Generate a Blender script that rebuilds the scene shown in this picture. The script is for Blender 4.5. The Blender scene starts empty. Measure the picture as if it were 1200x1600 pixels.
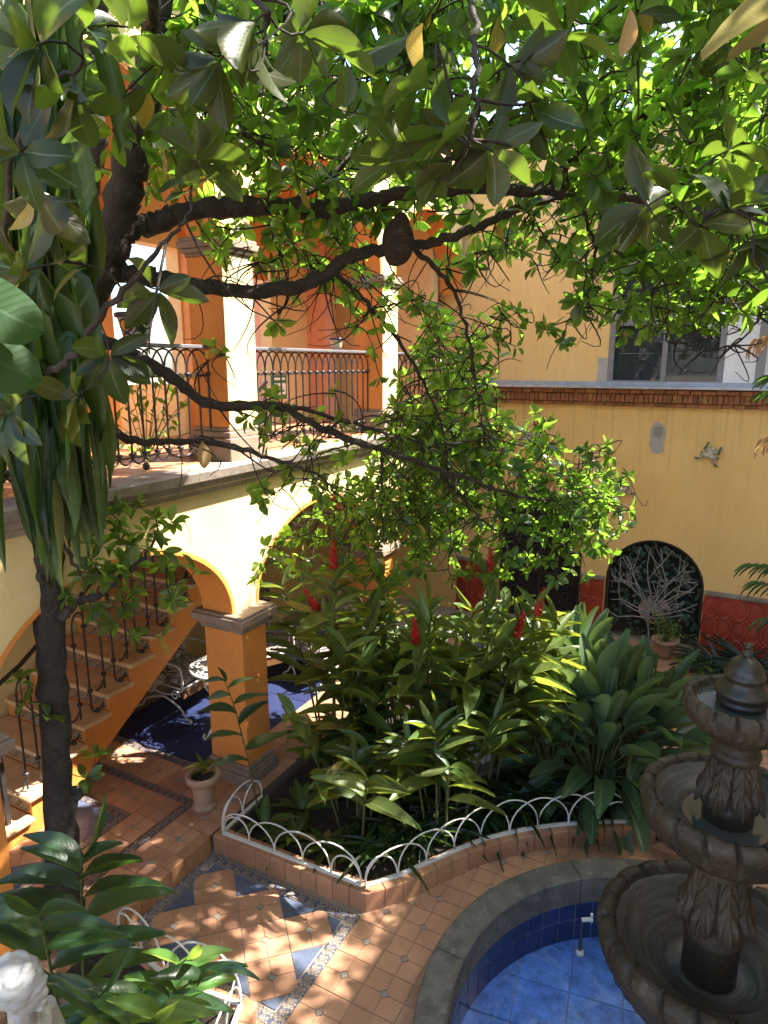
import bpy, bmesh, math, random
import numpy as np
from mathutils import Vector, Matrix
random.seed(7); RNG = np.random.default_rng(11)
R = math.radians; PI = math.pi
SC = bpy.context.scene; COL = SC.collection

# ------------------------------------------------------------------ camera, sky, sun, exposure
EYE = 3.75; FOC = 1050.0; PITCH = math.atan(230/1050); YAW = R(28.2)
cam = bpy.data.cameras.new('camera'); co = bpy.data.objects.new('camera', cam); COL.objects.link(co)
cam.sensor_fit = 'VERTICAL'; cam.sensor_height = 36; cam.sensor_width = 27; cam.lens = FOC/1600*36
cam.clip_start = .05; cam.clip_end = 2000
co.location = (0, 0, EYE); co.rotation_euler = (PI/2-PITCH, 0, YAW); SC.camera = co
SUN_EL = R(52); SUN_AZ = R(36)                    # azimuth from +X towards +Y
sd = Vector((math.cos(SUN_EL)*math.cos(SUN_AZ), math.cos(SUN_EL)*math.sin(SUN_AZ), math.sin(SUN_EL)))
w = bpy.data.worlds.new('World'); SC.world = w; w.use_nodes = True
nt = w.node_tree; bg = nt.nodes['Background']; sky = nt.nodes.new('ShaderNodeTexSky')
sky.sky_type = 'NISHITA'; sky.sun_disc = False; sky.sun_elevation = SUN_EL
sky.sun_rotation = PI/2-SUN_AZ; sky.dust_density = 2.0; sky.ozone_density = 1.0
nt.links.new(sky.outputs[0], bg.inputs[0]); bg.inputs[1].default_value = .15
sl = bpy.data.lights.new('sun', 'SUN'); so = bpy.data.objects.new('sun', sl); COL.objects.link(so)
sl.energy = 5.0; sl.angle = R(.6); sl.color = (1, .94, .84)
so.rotation_euler = sd.to_track_quat('Z', 'Y').to_euler(); so.location = (6, 6, 12)
vs = SC.view_settings; vs.view_transform = 'Standard'; vs.look = 'None'; vs.gamma = 1; vs.exposure = 2.28
SC.cycles.max_bounces = 8; SC.cycles.diffuse_bounces = 4; SC.cycles.transmission_bounces = 5; SC.cycles.transparent_max_bounces = 6
SC.cycles.use_denoising = True

_r = np.array([math.cos(YAW), math.sin(YAW), 0]); _h = np.array([-math.sin(YAW), math.cos(YAW), 0]); _z = np.array([0, 0, 1.])
_fw = math.cos(PITCH)*_h-math.sin(PITCH)*_z; _up = math.sin(PITCH)*_h+math.cos(PITCH)*_z; _C = np.array([0, 0, EYE])
def ray(x, y): return (x-600)*_r+(800-y)*_up+FOC*_fw
def at(x, y, d):                                  # surveyed point: direction read off the photo, distance in metres
    v = ray(x, y); return Vector(_C+v/np.linalg.norm(v)*d)
def proj(P):
    q = np.array(P, float)-_C; ww = q@_fw
    return (600+FOC*(q@_r)/max(ww, 1e-3), 800-FOC*(q@_up)/max(ww, 1e-3), ww)

# ------------------------------------------------------------------ materials
def lin(c): return tuple(c)+(1,) if len(c) == 3 else c
class NT:
    def __init__(s, name):
        s.m = bpy.data.materials.new(name); s.m.use_nodes = True; s.t = s.m.node_tree; s.b = s.t.nodes['Principled BSDF']; s.out = s.t.nodes['Material Output']
    def n(s, typ, **k):
        nd = s.t.nodes.new('ShaderNode'+typ)
        for a, v in k.items(): setattr(nd, a, v)
        return nd
    def l(s, a, b): s.t.links.new(a, b)
    def val(s, inp, v):
        if hasattr(v, 'links') or hasattr(v, 'is_linked'): s.l(v, inp)
        else: inp.default_value = v
    def math(s, op, a, b=0.0, clamp=False):
        nd = s.n('Math', operation=op); nd.use_clamp = clamp; s.val(nd.inputs[0], a); s.val(nd.inputs[1], b); return nd.outputs[0]
    def mix(s, f, a, b, typ='MIX'):
        nd = s.n('Mix', data_type='RGBA', blend_type=typ); s.val(nd.inputs[0], f)
        s.val(nd.inputs[6], lin(a) if isinstance(a, tuple) else a); s.val(nd.inputs[7], lin(b) if isinstance(b, tuple) else b); return nd.outputs[2]
    def noise(s, scale, detail=4, rough=.6, coord=None, dist=0):
        nd = s.n('TexNoise'); nd.inputs['Scale'].default_value = scale; nd.inputs['Detail'].default_value = detail
        nd.inputs['Roughness'].default_value = rough; nd.inputs['Distortion'].default_value = dist
        if coord is not None: s.l(coord, nd.inputs['Vector'])
        return nd.outputs[0]
    def ramp(s, f, stops):
        nd = s.n('ValToRGB'); s.l(f, nd.inputs[0]); e = nd.color_ramp.elements
        while len(e) < len(stops): e.new(.5)
        for i, (p, c) in enumerate(stops): e[i].position = p; e[i].color = lin(c)
        return nd.outputs[0]
    def bump(s, h, st, d=.01, prev=None):
        nd = s.n('Bump'); nd.inputs['Strength'].default_value = st; nd.inputs['Distance'].default_value = d; s.l(h, nd.inputs['Height'])
        if prev is not None: s.l(prev, nd.inputs['Normal'])
        return nd.outputs[0]
    def pos(s): return s.n('NewGeometry').outputs['Position']
    def obj(s): return s.n('TexCoord').outputs['Object']

def surf(name, c, rough=.7, var=.25, scale=3, bump=.2, bscale=40, c2=None, spec=.4, orand=0, stain=None, bdist=.006, metal=0):
    """plain procedural surface: base colour with large and small scale variation, fine relief, optional stains"""
    N = NT(name); P = N.pos()
    n1 = N.noise(scale, 5, .6, P); n2 = N.noise(scale*9, 4, .65, P)
    dk = tuple(x*(1-var) for x in c); lt = tuple(min(1, x*(1+var*.6)) for x in c)
    col = N.ramp(n1, [(.3, dk), (.7, lt)])
    col = N.mix(N.math('MULTIPLY', N.ramp(n2, [(.45, (0, 0, 0)), (.75, (1, 1, 1))]), .35), col, c2 if c2 else tuple(x*.6 for x in c))
    if stain:
        n3 = N.noise(stain[1], 6, .7, P, .5); col = N.mix(N.math('MULTIPLY', N.ramp(n3, [(stain[2], (0, 0, 0)), (min(.99, stain[2]+.18), (1, 1, 1))]), stain[3]), col, stain[0])
    if orand:
        r = N.n('ObjectInfo').outputs['Random']; hs = N.n('HueSaturation'); N.l(col, hs.inputs['Color'])
        N.l(N.math('ADD', N.math('MULTIPLY', r, orand), 1-orand/2), hs.inputs['Value'])
        N.l(N.math('ADD', N.math('MULTIPLY', N.math('FRACT', N.math('MULTIPLY', r, 7.3)), .03*orand), .5-.015*orand), hs.inputs['Hue']); col = hs.outputs[0]
    N.l(col, N.b.inputs['Base Color']); rr = N.ramp(n2, [(.3, (rough*.8,)*3), (.7, (min(1, rough*1.2),)*3)]); N.l(rr, N.b.inputs['Roughness'])
    N.b.inputs['Specular IOR Level'].default_value = spec; N.b.inputs['Metallic'].default_value = metal
    if bump:
        b = N.bump(N.noise(bscale, 5, .65, P), bump, bdist); b = N.bump(n1, bump*.6, bdist*4, b); N.l(b, N.b.inputs['Normal'])
    return N.m

def leafmat(name, top, trans, under=None, rough=.36, tw=.5, spec=.5, vary=.35, dry=0, stripe=None, rib=(1.5, .5)):
    N = NT(name); g = N.n('NewGeometry'); rnd = N.math('FRACT', N.math('ADD', g.outputs['Random Per Island'], N.math('MULTIPLY', N.n('ObjectInfo').outputs['Random'], 3.7)))
    uv = N.n('UVMap'); sep = N.n('SeparateXYZ'); N.l(uv.outputs[0], sep.inputs[0]); u = N.math('ABSOLUTE', sep.outputs[0]); v = sep.outputs[1]
    under = under or tuple(x*1.7 for x in top)
    col = N.mix(g.outputs['Backfacing'], top, under)
    ribm = N.math('LESS_THAN', u, .055); veins = N.math('SINE', N.math('MULTIPLY', N.math('SUBTRACT', v, N.math('MULTIPLY', u, .22)), 70))
    col = N.mix(N.math('MULTIPLY', ribm, rib[1]), col, tuple(min(1, x*rib[0]+.05) for x in top))
    col = N.mix(N.math('MULTIPLY', N.math('GREATER_THAN', veins, .86), .22), col, tuple(min(1, x*1.8+.02) for x in top))
    tc = trans
    if stripe:
        st = N.ramp(N.noise(1, 3, .6, None), [(0, (0, 0, 0)), (1, (1, 1, 1))])
        sm = N.math('MULTIPLY', N.math('GREATER_THAN', N.math('SINE', N.math('MULTIPLY', N.math('ADD', sep.outputs[0], rnd), 31)), .6), N.math('LESS_THAN', u, .75))
        col = N.mix(N.math('MULTIPLY', sm, .35), col, stripe)
    hs = N.n('HueSaturation'); N.l(col, hs.inputs['Color']); N.l(N.math('ADD', N.math('MULTIPLY', rnd, vary*2), 1-vary), hs.inputs['Value'])
    N.l(N.math('ADD', N.math('MULTIPLY', N.math('FRACT', N.math('MULTIPLY', rnd, 5.1)), .05), .475), hs.inputs['Hue']); col = hs.outputs[0]
    sp = N.noise(60, 3, .6, g.outputs['Position']); col = N.mix(N.math('MULTIPLY', N.ramp(sp, [(.62, (0, 0, 0)), (.72, (1, 1, 1))]), .35), col, tuple(x*.55 for x in top))
    if dry:
        dm = N.math('GREATER_THAN', N.math('FRACT', N.math('MULTIPLY', rnd, 13.7)), 1-dry); col = N.mix(dm, col, (.30, .22, .05)); 
        tcol = N.mix(dm, tc, (.6, .4, .06))
    else: tcol = N.mix(0, tc, tc)
    tcol = N.mix(N.math('MULTIPLY', ribm, .6), tcol, tuple(x*.5 for x in trans))
    hs2 = N.n('HueSaturation'); N.l(tcol, hs2.inputs['Color']); N.l(N.math('ADD', N.math('MULTIPLY', rnd, .6), .7), hs2.inputs['Value'])
    N.l(col, N.b.inputs['Base Color']); N.b.inputs['Roughness'].default_value = rough; N.b.inputs['Specular IOR Level'].default_value = spec
    N.l(N.bump(veins, .06, .002), N.b.inputs['Normal'])
    tr = N.n('BsdfTranslucent'); N.l(hs2.outputs[0], tr.inputs[0]); mx = N.n('MixShader'); mx.inputs[0].default_value = tw
    N.l(N.b.outputs[0], mx.inputs[1]); N.l(tr.outputs[0], mx.inputs[2]); N.l(mx.outputs[0], N.out.inputs[0]); return N.m

def talavera(name, base, fig, gold, scale):
    """printed border tile: rosettes and scrolls in local coordinates"""
    N = NT(name); t = N.obj(); mp = N.n('Mapping'); mp.inputs['Scale'].default_value = (scale,)*3; N.l(t, mp.inputs[0])
    vo = N.n('TexVoronoi', feature='DISTANCE_TO_EDGE'); vo.inputs['Scale'].default_value = 2.3; vo.inputs['Randomness'].default_value = .75; N.l(mp.outputs[0], vo.inputs['Vector'])
    v2 = N.n('TexVoronoi'); v2.inputs['Scale'].default_value = 2.3; v2.inputs['Randomness'].default_value = .75; N.l(mp.outputs[0], v2.inputs['Vector'])
    c = N.mix(N.math('LESS_THAN', vo.outputs[0], .1), fig, base); c = N.mix(N.math('LESS_THAN', v2.outputs[0], .17), c, gold)
    ck = N.noise(9*scale, 3, .6, t); c = N.mix(N.math('MULTIPLY', ck, .5), c, tuple(x*.5 for x in base))
    N.l(c, N.b.inputs['Base Color']); N.b.inputs['Roughness'].default_value = .35; return N.m

M = {}
M['terracotta'] = surf('terracotta_tile', (.43, .232, .142), .38, .22, 5, .12, 60, c2=(.32, .13, .065), orand=.30, spec=.45, stain=((.25, .11, .06), 4, .58, .5))
M['inlay'] = surf('grey_inlay', (.27, .225, .185), .5, .2, 20, .1)
M['grout'] = surf('grout', (.33, .25, .185), .9, .2, 8, .3)
M['curb'] = surf('curb_tile', (.40, .205, .115), .42, .22, 6, .12, 60, c2=(.30, .12, .05), orand=.25, stain=((.22, .12, .07), 6, .55, .5))
M['bluetile'] = surf('dark_blue_tile', (.022, .030, .085), .5, .15, 3, .03, 50, orand=.12, spec=.25)
M['slatetile'] = surf('slate_blue_tile', (.085, .105, .165), .35, .35, 7, .1, 60, c2=(.16, .18, .24), orand=.25)
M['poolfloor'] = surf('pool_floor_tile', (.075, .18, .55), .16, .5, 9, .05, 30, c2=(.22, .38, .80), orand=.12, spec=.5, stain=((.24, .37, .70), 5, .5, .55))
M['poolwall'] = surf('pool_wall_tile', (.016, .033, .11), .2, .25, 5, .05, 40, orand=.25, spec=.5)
M['poolgrout'] = surf('pool_grout', (.20, .23, .31), .8, .2, 10, .1)
M['border'] = talavera('border_tile', (.05, .05, .085), (.33, .25, .17), (.40, .17, .04), 2.0)
M['border2'] = talavera('border_tile_light', (.08, .09, .14), (.36, .28, .18), (.38, .19, .06), 2.0)
M['stairborder'] = talavera('riser_tile', (.17, .10, .07), (.40, .28, .16), (.30, .14, .06), 11)
M['coping'] = surf('coping_stone', (.125, .113, .098), .75, .45, 9, 1.0, 45, c2=(.045, .04, .035), orand=.2, stain=((.27, .25, .22), 13, .56, .75), bdist=.01)
M['stone'] = surf('fountain_stone', (.040, .029, .017), .5, .6, 4.5, .9, 60, c2=(.011, .009, .007), stain=((.17, .155, .125), 13, .60, .75), bdist=.008)
M['stonedk'] = surf('damp_stone', (.026, .023, .019), .35, .5, 6, .45, 60, c2=(.016, .016, .015), stain=((.11, .108, .10), 8, .56, .6))
# bowl stone with water-level rings
N = NT('bowl_stone'); t = N.obj(); sx = N.n('SeparateXYZ'); N.l(t, sx.inputs[0]); rad = N.math('SQRT', N.math('ADD', N.math('MULTIPLY', sx.outputs[0], sx.outputs[0]), N.math('MULTIPLY', sx.outputs[1], sx.outputs[1])))
cb = N.n('CombineXYZ'); N.l(N.math('MULTIPLY', rad, 22), cb.inputs[0]); N.l(N.math('MULTIPLY', sx.outputs[0], 1.5), cb.inputs[1]); N.l(N.math('MULTIPLY', sx.outputs[1], 1.5), cb.inputs[2]); rn = N.noise(1.6, 6, .75, cb.outputs[0], .8); mo = N.noise(9, 6, .7, t, .6)
c = N.ramp(rn, [(.35, (.018, .018, .017)), (.55, (.050, .048, .044)), (.72, (.12, .115, .105))]); c = N.mix(N.math('MULTIPLY', N.ramp(mo, [(.5, (0, 0, 0)), (.7, (1, 1, 1))]), .6), c, (.028, .026, .020)); N.l(c, N.b.inputs['Base Color'])
N.l(N.ramp(mo, [(.3, (.22,)*3), (.7, (.6,)*3)]), N.b.inputs['Roughness']); N.l(N.bump(rn, .25, .004, N.bump(N.noise(60, 4, .6, t), .3, .004)), N.b.inputs['Normal']); M['bowl'] = N.m
M['sill'] = surf('moulding_stone', (.27, .225, .185), .7, .35, 5, .5, 50, c2=(.13, .10, .08), stain=((.10, .085, .07), 4, .52, .6))
M['capstone'] = surf('cap_stone', (.26, .19, .14), .65, .3, 6, .4, 60, c2=(.14, .09, .06), stain=((.12, .09, .07), 6, .55, .6))
M['yellow'] = surf('yellow_plaster', (.68, .54, .26), .85, .14, 1.5, .3, 22, c2=(.60, .44, .18), stain=((.52, .38, .16), 3, .60, .45))
M['peach'] = surf('peach_plaster', (.80, .54, .26), .85, .14, 1.5, .3, 22, c2=(.68, .38, .14), stain=((.58, .32, .12), 3, .60, .45))
M['orange'] = surf('orange_paint', (.66, .245, .055), .6, .13, 2, .15, 24, c2=(.55, .17, .03), stain=((.50, .22, .08), 5, .62, .4))
M['salmon'] = surf('salmon_paint', (.72, .33, .20), .8, .08, 1.5, .12, 22)
M['white'] = surf('white_paint', (.78, .77, .76), .7, .08, 3, .12, 30, stain=((.55, .54, .52), 5, .62, .5))
M['wire'] = surf('white_wire', (.62, .60, .55), .45, .12, 14, .1, 60, stain=((.33, .20, .10), 30, .66, .7))
M['iron'] = surf('black_iron', (.028, .024, .024), .42, .3, 20, .2, 90, spec=.5, stain=((.10, .045, .02), 22, .62, .5))
M['rail'] = surf('grey_rail', (.13, .125, .135), .4, .2, 15, .1, 60)
M['redpanel'] = surf('red_glaze', (.36, .052, .028), .5, .25, 5, .25, 50, c2=(.17, .02, .012), stain=((.42, .10, .06), 10, .64, .5))
M['brick'] = surf('old_brick', (.33, .145, .07), .85, .3, 14, .6, 70, c2=(.17, .075, .045), orand=.5, stain=((.36, .27, .19), 12, .60, .6), bdist=.01)
M['mortar'] = surf('mortar', (.33, .20, .125), .95, .3, 12, .5, 60)
M['alu'] = surf('aluminium', (.21, .21, .225), .45, .12, 10, .05, 40, metal=.3)
M['sillmetal'] = surf('zinc_flashing', (.38, .42, .50), .4, .25, 9, .1, 40, metal=.35)
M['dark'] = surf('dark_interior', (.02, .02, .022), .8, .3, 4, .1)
M['soil'] = surf('soil', (.045, .032, .022), .95, .4, 14, .9, 60, bdist=.03)
M['bark'] = surf('bark', (.040, .031, .025), .88, .5, 9, .9, 42, c2=(.014, .012, .010), stain=((.12, .11, .10), 6, .60, .7), bdist=.018)
M['twig'] = surf('twig_bark', (.024, .018, .014), .85, .3, 14, .3, 60)
M['cane'] = surf('cane', (.085, .095, .032), .55, .3, 14, .2, 60)
M['marble'] = surf('white_marble', (.27, .27, .26), .6, .12, 8, .4, 60, c2=(.36, .35, .33), stain=((.38, .37, .34), 9, .55, .6), bdist=.008)
M['pinkstone'] = surf('pink_stone', (.50, .35, .29), .8, .2, 9, .4, 50)
M['clay'] = surf('weathered_clay', (.37, .24, .155), .8, .25, 9, .4, 60, c2=(.24, .15, .10), stain=((.42, .36, .28), 9, .6, .6))
M['red'] = surf('red_bract', (.52, .012, .022), .5, .3, 30, .1)
M['palegreen'] = surf('pale_ceramic', (.52, .46, .38), .35, .3, 18, .1, 50, stain=((.13, .16, .11), 13, .50, .85))
M['greenceramic'] = surf('green_ceramic', (.12, .145, .10), .4, .4, 18, .1, 50)
M['rustpanel'] = surf('wood_apron', (.17, .075, .03), .6, .3, 8, .2, 60)
M['brass'] = surf('pipe_metal', (.10, .10, .11), .4, .2, 20, .1, 60, metal=.5)
M['nest'] = surf('nest', (.06, .035, .025), .95, .5, 20, 1.0, 60, bdist=.03)
M['terrfloor'] = surf('balcony_floor', (.50, .24, .12), .45, .25, 4, .1, 50, stain=((.30, .15, .09), 5, .55, .5))
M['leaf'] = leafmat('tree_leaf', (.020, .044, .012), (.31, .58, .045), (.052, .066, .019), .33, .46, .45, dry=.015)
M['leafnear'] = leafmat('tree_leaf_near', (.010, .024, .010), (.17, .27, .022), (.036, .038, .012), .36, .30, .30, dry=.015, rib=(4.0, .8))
M['ginger'] = leafmat('ginger_leaf', (.056, .092, .022), (.40, .50, .05), (.07, .10, .03), .36, .32, .45, dry=.03, rib=(1.8, .6))
M['bird'] = leafmat('paddle_leaf', (.050, .092, .042), (.24, .38, .08), (.065, .11, .065), .42, .22, .4, vary=.25, rib=(3.0, .8))
M['strap'] = leafmat('strap_leaf', (.016, .042, .015), (.16, .32, .04), (.028, .06, .02), .35, .3, .45, rib=(1.6, .4))
M['drac'] = leafmat('dracaena_leaf', (.020, .046, .016), (.22, .38, .05), (.03, .06, .02), .38, .28, .35, dry=0, stripe=(.12, .17, .06))
M['heart'] = leafmat('heart_leaf', (.014, .040, .010), (.07, .17, .02), None, .55, .2, .25, vary=.1)
M['bush'] = leafmat('bush_leaf', (.075, .155, .035), (.42, .62, .07), None, .4, .4, .4)
M['grey_leaf'] = leafmat('greygreen_leaf', (.050, .075, .062), (.14, .2, .1), None, .5, .15, .3)
M['fern'] = leafmat('fern_leaf', (.085, .17, .035), (.45, .62, .06), None, .45, .4, .3)
M['banana'] = leafmat('banana_leaf', (.10, .105, .04), (.32, .28, .10), (.15, .13, .06), .5, .35, .3, vary=.1)
M['dry'] = leafmat('dry_leaf', (.33, .21, .115), (.5, .28, .10), None, .7, .3, .2)
M['ironleaf'] = surf('painted_iron_leaf', (.045, .088, .072), .35, .4, 20, .1, 60, orand=.5)
M['silver'] = surf('silver_branch', (.36, .345, .335), .4, .2, 20, .2, 60, metal=.2)
# patterned cushion: flagstone-like medallions
N = NT('cushion_fabric'); vo = N.n('TexVoronoi', feature='DISTANCE_TO_EDGE'); vo.inputs['Scale'].default_value = 11; N.l(N.obj(), vo.inputs['Vector'])
c = N.ramp(vo.outputs[0], [(.04, (.05, .04, .04)), (.10, (.42, .37, .32)), (.22, (.20, .17, .15)), (.30, (.46, .41, .36))]); N.l(c, N.b.inputs['Base Color']); N.b.inputs['Roughness'].default_value = .9; M['cushion'] = N.m
# painted flower pot
N = NT('talavera_pot'); vo = N.n('TexVoronoi'); vo.inputs['Scale'].default_value = 9; vo.inputs['Randomness'].default_value = .4; N.l(N.obj(), vo.inputs['Vector'])
c = N.ramp(vo.outputs[0], [(.16, (.30, .02, .015)), (.20, (.75, .25, .01)), (.33, (.72, .42, .02)), (.37, (.03, .02, .06)), (.5, (.35, .34, .28)), (.6, (.02, .05, .03))])
c.node.color_ramp.interpolation = 'CONSTANT'; N.l(c, N.b.inputs['Base Color']); N.b.inputs['Roughness'].default_value = .2; M['talpot'] = N.m
M['potrim'] = surf('blue_glaze_rim', (.02, .022, .06), .2, .2, 10, 0)
# glass: dark reflecting pane
N = NT('window_glass'); N.b.inputs['Base Color'].default_value = (.03, .035, .04, 1); N.b.inputs['Roughness'].default_value = .03; N.b.inputs['Specular IOR Level'].default_value = .5; M['glass'] = N.m
N = NT('water'); N.b.inputs['Base Color'].default_value = (.05, .055, .05, 1); N.b.inputs['Roughness'].default_value = .04; N.b.inputs['Specular IOR Level'].default_value = .6
N.l(N.bump(N.noise(9, 2, .5, N.pos()), .12, .01), N.b.inputs['Normal']); M['water'] = N.m
# far wall plaster: ochre with trowel marks and a pale repaired patch
N = NT('ochre_plaster'); P = N.pos(); n1 = N.noise(1.1, 5, .6, P); n2 = N.noise(11, 5, .65, P); mp = N.n('Mapping'); mp.inputs['Scale'].default_value = (6, 1, 1.1); N.l(P, mp.inputs[0]); n3 = N.noise(3, 5, .6, mp.outputs[0], .4)
c = N.ramp(n1, [(.3, (.74, .465, .175)), (.7, (.81, .54, .22))]); c = N.mix(N.math('MULTIPLY', N.ramp(n3, [(.5, (0, 0, 0)), (.8, (1, 1, 1))]), .3), c, (.60, .34, .12))
c = N.mix(N.math('MULTIPLY', N.ramp(n2, [(.6, (0, 0, 0)), (.75, (1, 1, 1))]), .25), c, (.80, .56, .26))
mp2 = N.n('Mapping'); mp2.inputs['Scale'].default_value = (9, 1, .35); N.l(P, mp2.inputs[0]); n5 = N.noise(1.6, 5, .65, mp2.outputs[0]); c = N.mix(N.math('MULTIPLY', N.ramp(n5, [(.52, (0, 0, 0)), (.72, (1, 1, 1))]), .16), c, (.55, .34, .14))
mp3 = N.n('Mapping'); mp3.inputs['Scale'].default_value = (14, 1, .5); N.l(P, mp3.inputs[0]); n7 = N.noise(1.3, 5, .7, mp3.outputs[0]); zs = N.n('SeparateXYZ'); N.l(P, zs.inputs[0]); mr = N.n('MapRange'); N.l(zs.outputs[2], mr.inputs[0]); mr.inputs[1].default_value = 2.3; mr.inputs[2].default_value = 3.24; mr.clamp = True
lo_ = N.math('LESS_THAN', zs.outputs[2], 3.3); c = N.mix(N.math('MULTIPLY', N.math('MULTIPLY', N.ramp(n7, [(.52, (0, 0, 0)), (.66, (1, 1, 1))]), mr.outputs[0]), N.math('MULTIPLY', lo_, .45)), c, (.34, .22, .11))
n6 = N.noise(2.3, 6, .7, P, 1.2); c = N.mix(N.math('MULTIPLY', N.ramp(n6, [(.60, (0, 0, 0)), (.66, (1, 1, 1))]), .22), c, (.84, .62, .33))
N.l(c, N.b.inputs['Base Color']); N.b.inputs['Roughness'].default_value = .85; b = N.bump(n2, .25, .012); b = N.bump(n3, .3, .02, b); N.l(N.bump(N.noise(55, 4, .6, P), .15, .005, b), N.b.inputs['Normal']); M['ochre'] = N.m
M['patch'] = surf('bare_render', (.40, .375, .36), .9, .15, 6, .35, 40, c2=(.50, .42, .32))
M['patch2'] = surf('grey_filler', (.27, .265, .24), .9, .12, 8, .2, 40)

# ------------------------------------------------------------------ mesh helpers
class MB:
    def __init__(s): s.v = []; s.f = []; s.mi = []; s.sm = []
    def add(s, vs, fs, mi=0, smooth=False):
        o = len(s.v); s.v += [tuple(x) for x in vs]; s.f += [tuple(i+o for i in f) for f in fs]; s.mi += [mi]*len(fs); s.sm += [smooth]*len(fs); return s
    def box(s, x0, x1, y0, y1, z0, z1, mi=0, bev=0):
        if bev:
            bm = bmesh.new(); bmesh.ops.create_cube(bm, size=1)
            for v in bm.verts: v.co = Vector(((x0+x1)/2+v.co.x*(x1-x0), (y0+y1)/2+v.co.y*(y1-y0), (z0+z1)/2+v.co.z*(z1-z0)))
            bmesh.ops.bevel(bm, geom=bm.edges[:], offset=bev, segments=1, affect='EDGES')
            bm.verts.index_update(); s.add([v.co[:] for v in bm.verts], [[v.index for v in f.verts] for f in bm.faces], mi); bm.free(); return s
        v = [(x0, y0, z0), (x1, y0, z0), (x1, y1, z0), (x0, y1, z0), (x0, y0, z1), (x1, y0, z1), (x1, y1, z1), (x0, y1, z1)]
        return s.add(v, [(3, 2, 1, 0), (4, 5, 6, 7), (0, 1, 5, 4), (1, 2, 6, 5), (2, 3, 7, 6), (3, 0, 4, 7)], mi)
    def tube(s, pts, rad, n=8, mi=0, cap=True, closed=False):
        pts = [Vector(p) for p in pts]; k = len(pts); rad = rad if hasattr(rad, '__len__') else [rad]*k
        vs = []; nrm = None
        for i, p in enumerate(pts):
            if closed: t = pts[(i+1) % k]-pts[i-1]
            else: t = pts[min(i+1, k-1)]-pts[max(i-1, 0)]
            if t.length < 1e-9: t = Vector((0, 0, 1))
            t.normalize()
            if nrm is None:
                a = Vector((0, 0, 1)) if abs(t.z) < .9 else Vector((1, 0, 0)); nrm = t.cross(a).normalized()
            else:
                nrm = nrm-t*nrm.dot(t); nrm = nrm.normalized() if nrm.length > 1e-6 else t.orthogonal().normalized()
            bn = t.cross(nrm)
            for j in range(n):
                a = 2*PI*j/n; vs.append(p+(nrm*math.cos(a)+bn*math.sin(a))*rad[i])
        fs = []
        for i in range(k if closed else k-1):
            for j in range(n): a = i*n; b = ((i+1) % k)*n; fs.append((a+j, a+(j+1) % n, b+(j+1) % n, b+j))
        s.add(vs, fs, mi, True)
        if cap and not closed: s.add(vs[:n], [tuple(range(n-1, -1, -1))], mi); s.add(vs[-n:], [tuple(range(n))], mi)
        return s
    def lathe(s, prof, n=32, mi=0, c=(0, 0, 0), fn=None, smooth=True):
        """prof: (radius, z) list; fn(theta, i, r, z) -> r, z modulates it"""
        vs = []; k = len(prof)
        for i, (r, z) in enumerate(prof):
            for j in range(n):
                th = 2*PI*j/n; rr, zz = fn(th, i, r, z) if fn else (r, z); vs.append((c[0]+rr*math.cos(th), c[1]+rr*math.sin(th), c[2]+zz))
        fs = [(i*n+j, i*n+(j+1) % n, (i+1)*n+(j+1) % n, (i+1)*n+j) for i in range(k-1) for j in range(n)]
        return s.add(vs, fs, mi, smooth)
    def prism(s, poly, z0, z1, mi=0, bottom=False):
        k = len(poly); a = sum(poly[i][0]*poly[(i+1) % k][1]-poly[(i+1) % k][0]*poly[i][1] for i in range(k))
        if a < 0: poly = poly[::-1]
        v = [(x, y, z0) for x, y in poly]+[(x, y, z1) for x, y in poly]
        f = [tuple(range(k, 2*k))]+[(i, (i+1) % k, k+(i+1) % k, k+i) for i in range(k)]
        if bottom: f.append(tuple(range(k-1, -1, -1)))
        return s.add(v, f, mi)
    def mesh(s, name, mats):
        m = bpy.data.meshes.new(name); m.from_pydata(s.v, [], s.f)
        for x in (mats if isinstance(mats, (list, tuple)) else [mats]): m.materials.append(M[x] if isinstance(x, str) else x)
        m.polygons.foreach_set('material_index', s.mi); m.polygons.foreach_set('use_smooth', s.sm); m.update(); return m
    def build(s, name, mats, parent=None, loc=None, rot=None): return link(name, s.mesh(name, mats), parent, loc, rot)

def link(name, mesh, parent=None, loc=None, rot=None, scale=None):
    o = bpy.data.objects.new(name, mesh); COL.objects.link(o); o.parent = parent
    if loc is not None: o.location = loc
    if rot is not None: o.rotation_euler = rot
    if scale is not None: o.scale = scale
    return o
def tag(o, label=None, cat=None, group=None, kind=None):
    for k, v in (('label', label), ('category', cat), ('group', group), ('kind', kind)):
        if v: o[k] = v
    return o
def thing(name, label, cat, loc=(0, 0, 0), rz=0, group=None):
    return tag(link(name, None, None, loc, (0, 0, rz)), label, cat, group)
def clip(poly, x0, x1, y0, y1):
    for ax, lim, sg in ((0, x0, 1), (0, x1, -1), (1, y0, 1), (1, y1, -1)):
        out = []
        for i in range(len(poly)):
            a, b = poly[i], poly[(i+1) % len(poly)]; ia = (a[ax]-lim)*sg >= 0; ib = (b[ax]-lim)*sg >= 0
            if ia: out.append(a)
            if ia != ib:
                t = (lim-a[ax])/(b[ax]-a[ax]); out.append((a[0]+(b[0]-a[0])*t, a[1]+(b[1]-a[1])*t))
        poly = out
        if len(poly) < 3: return []
    return poly
def bez(a, b, c, d, n):
    return [a*(1-t)**3+b*3*t*(1-t)**2+c*3*t*t*(1-t)+d*t**3 for t in (i/n for i in range(n+1))]
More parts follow.
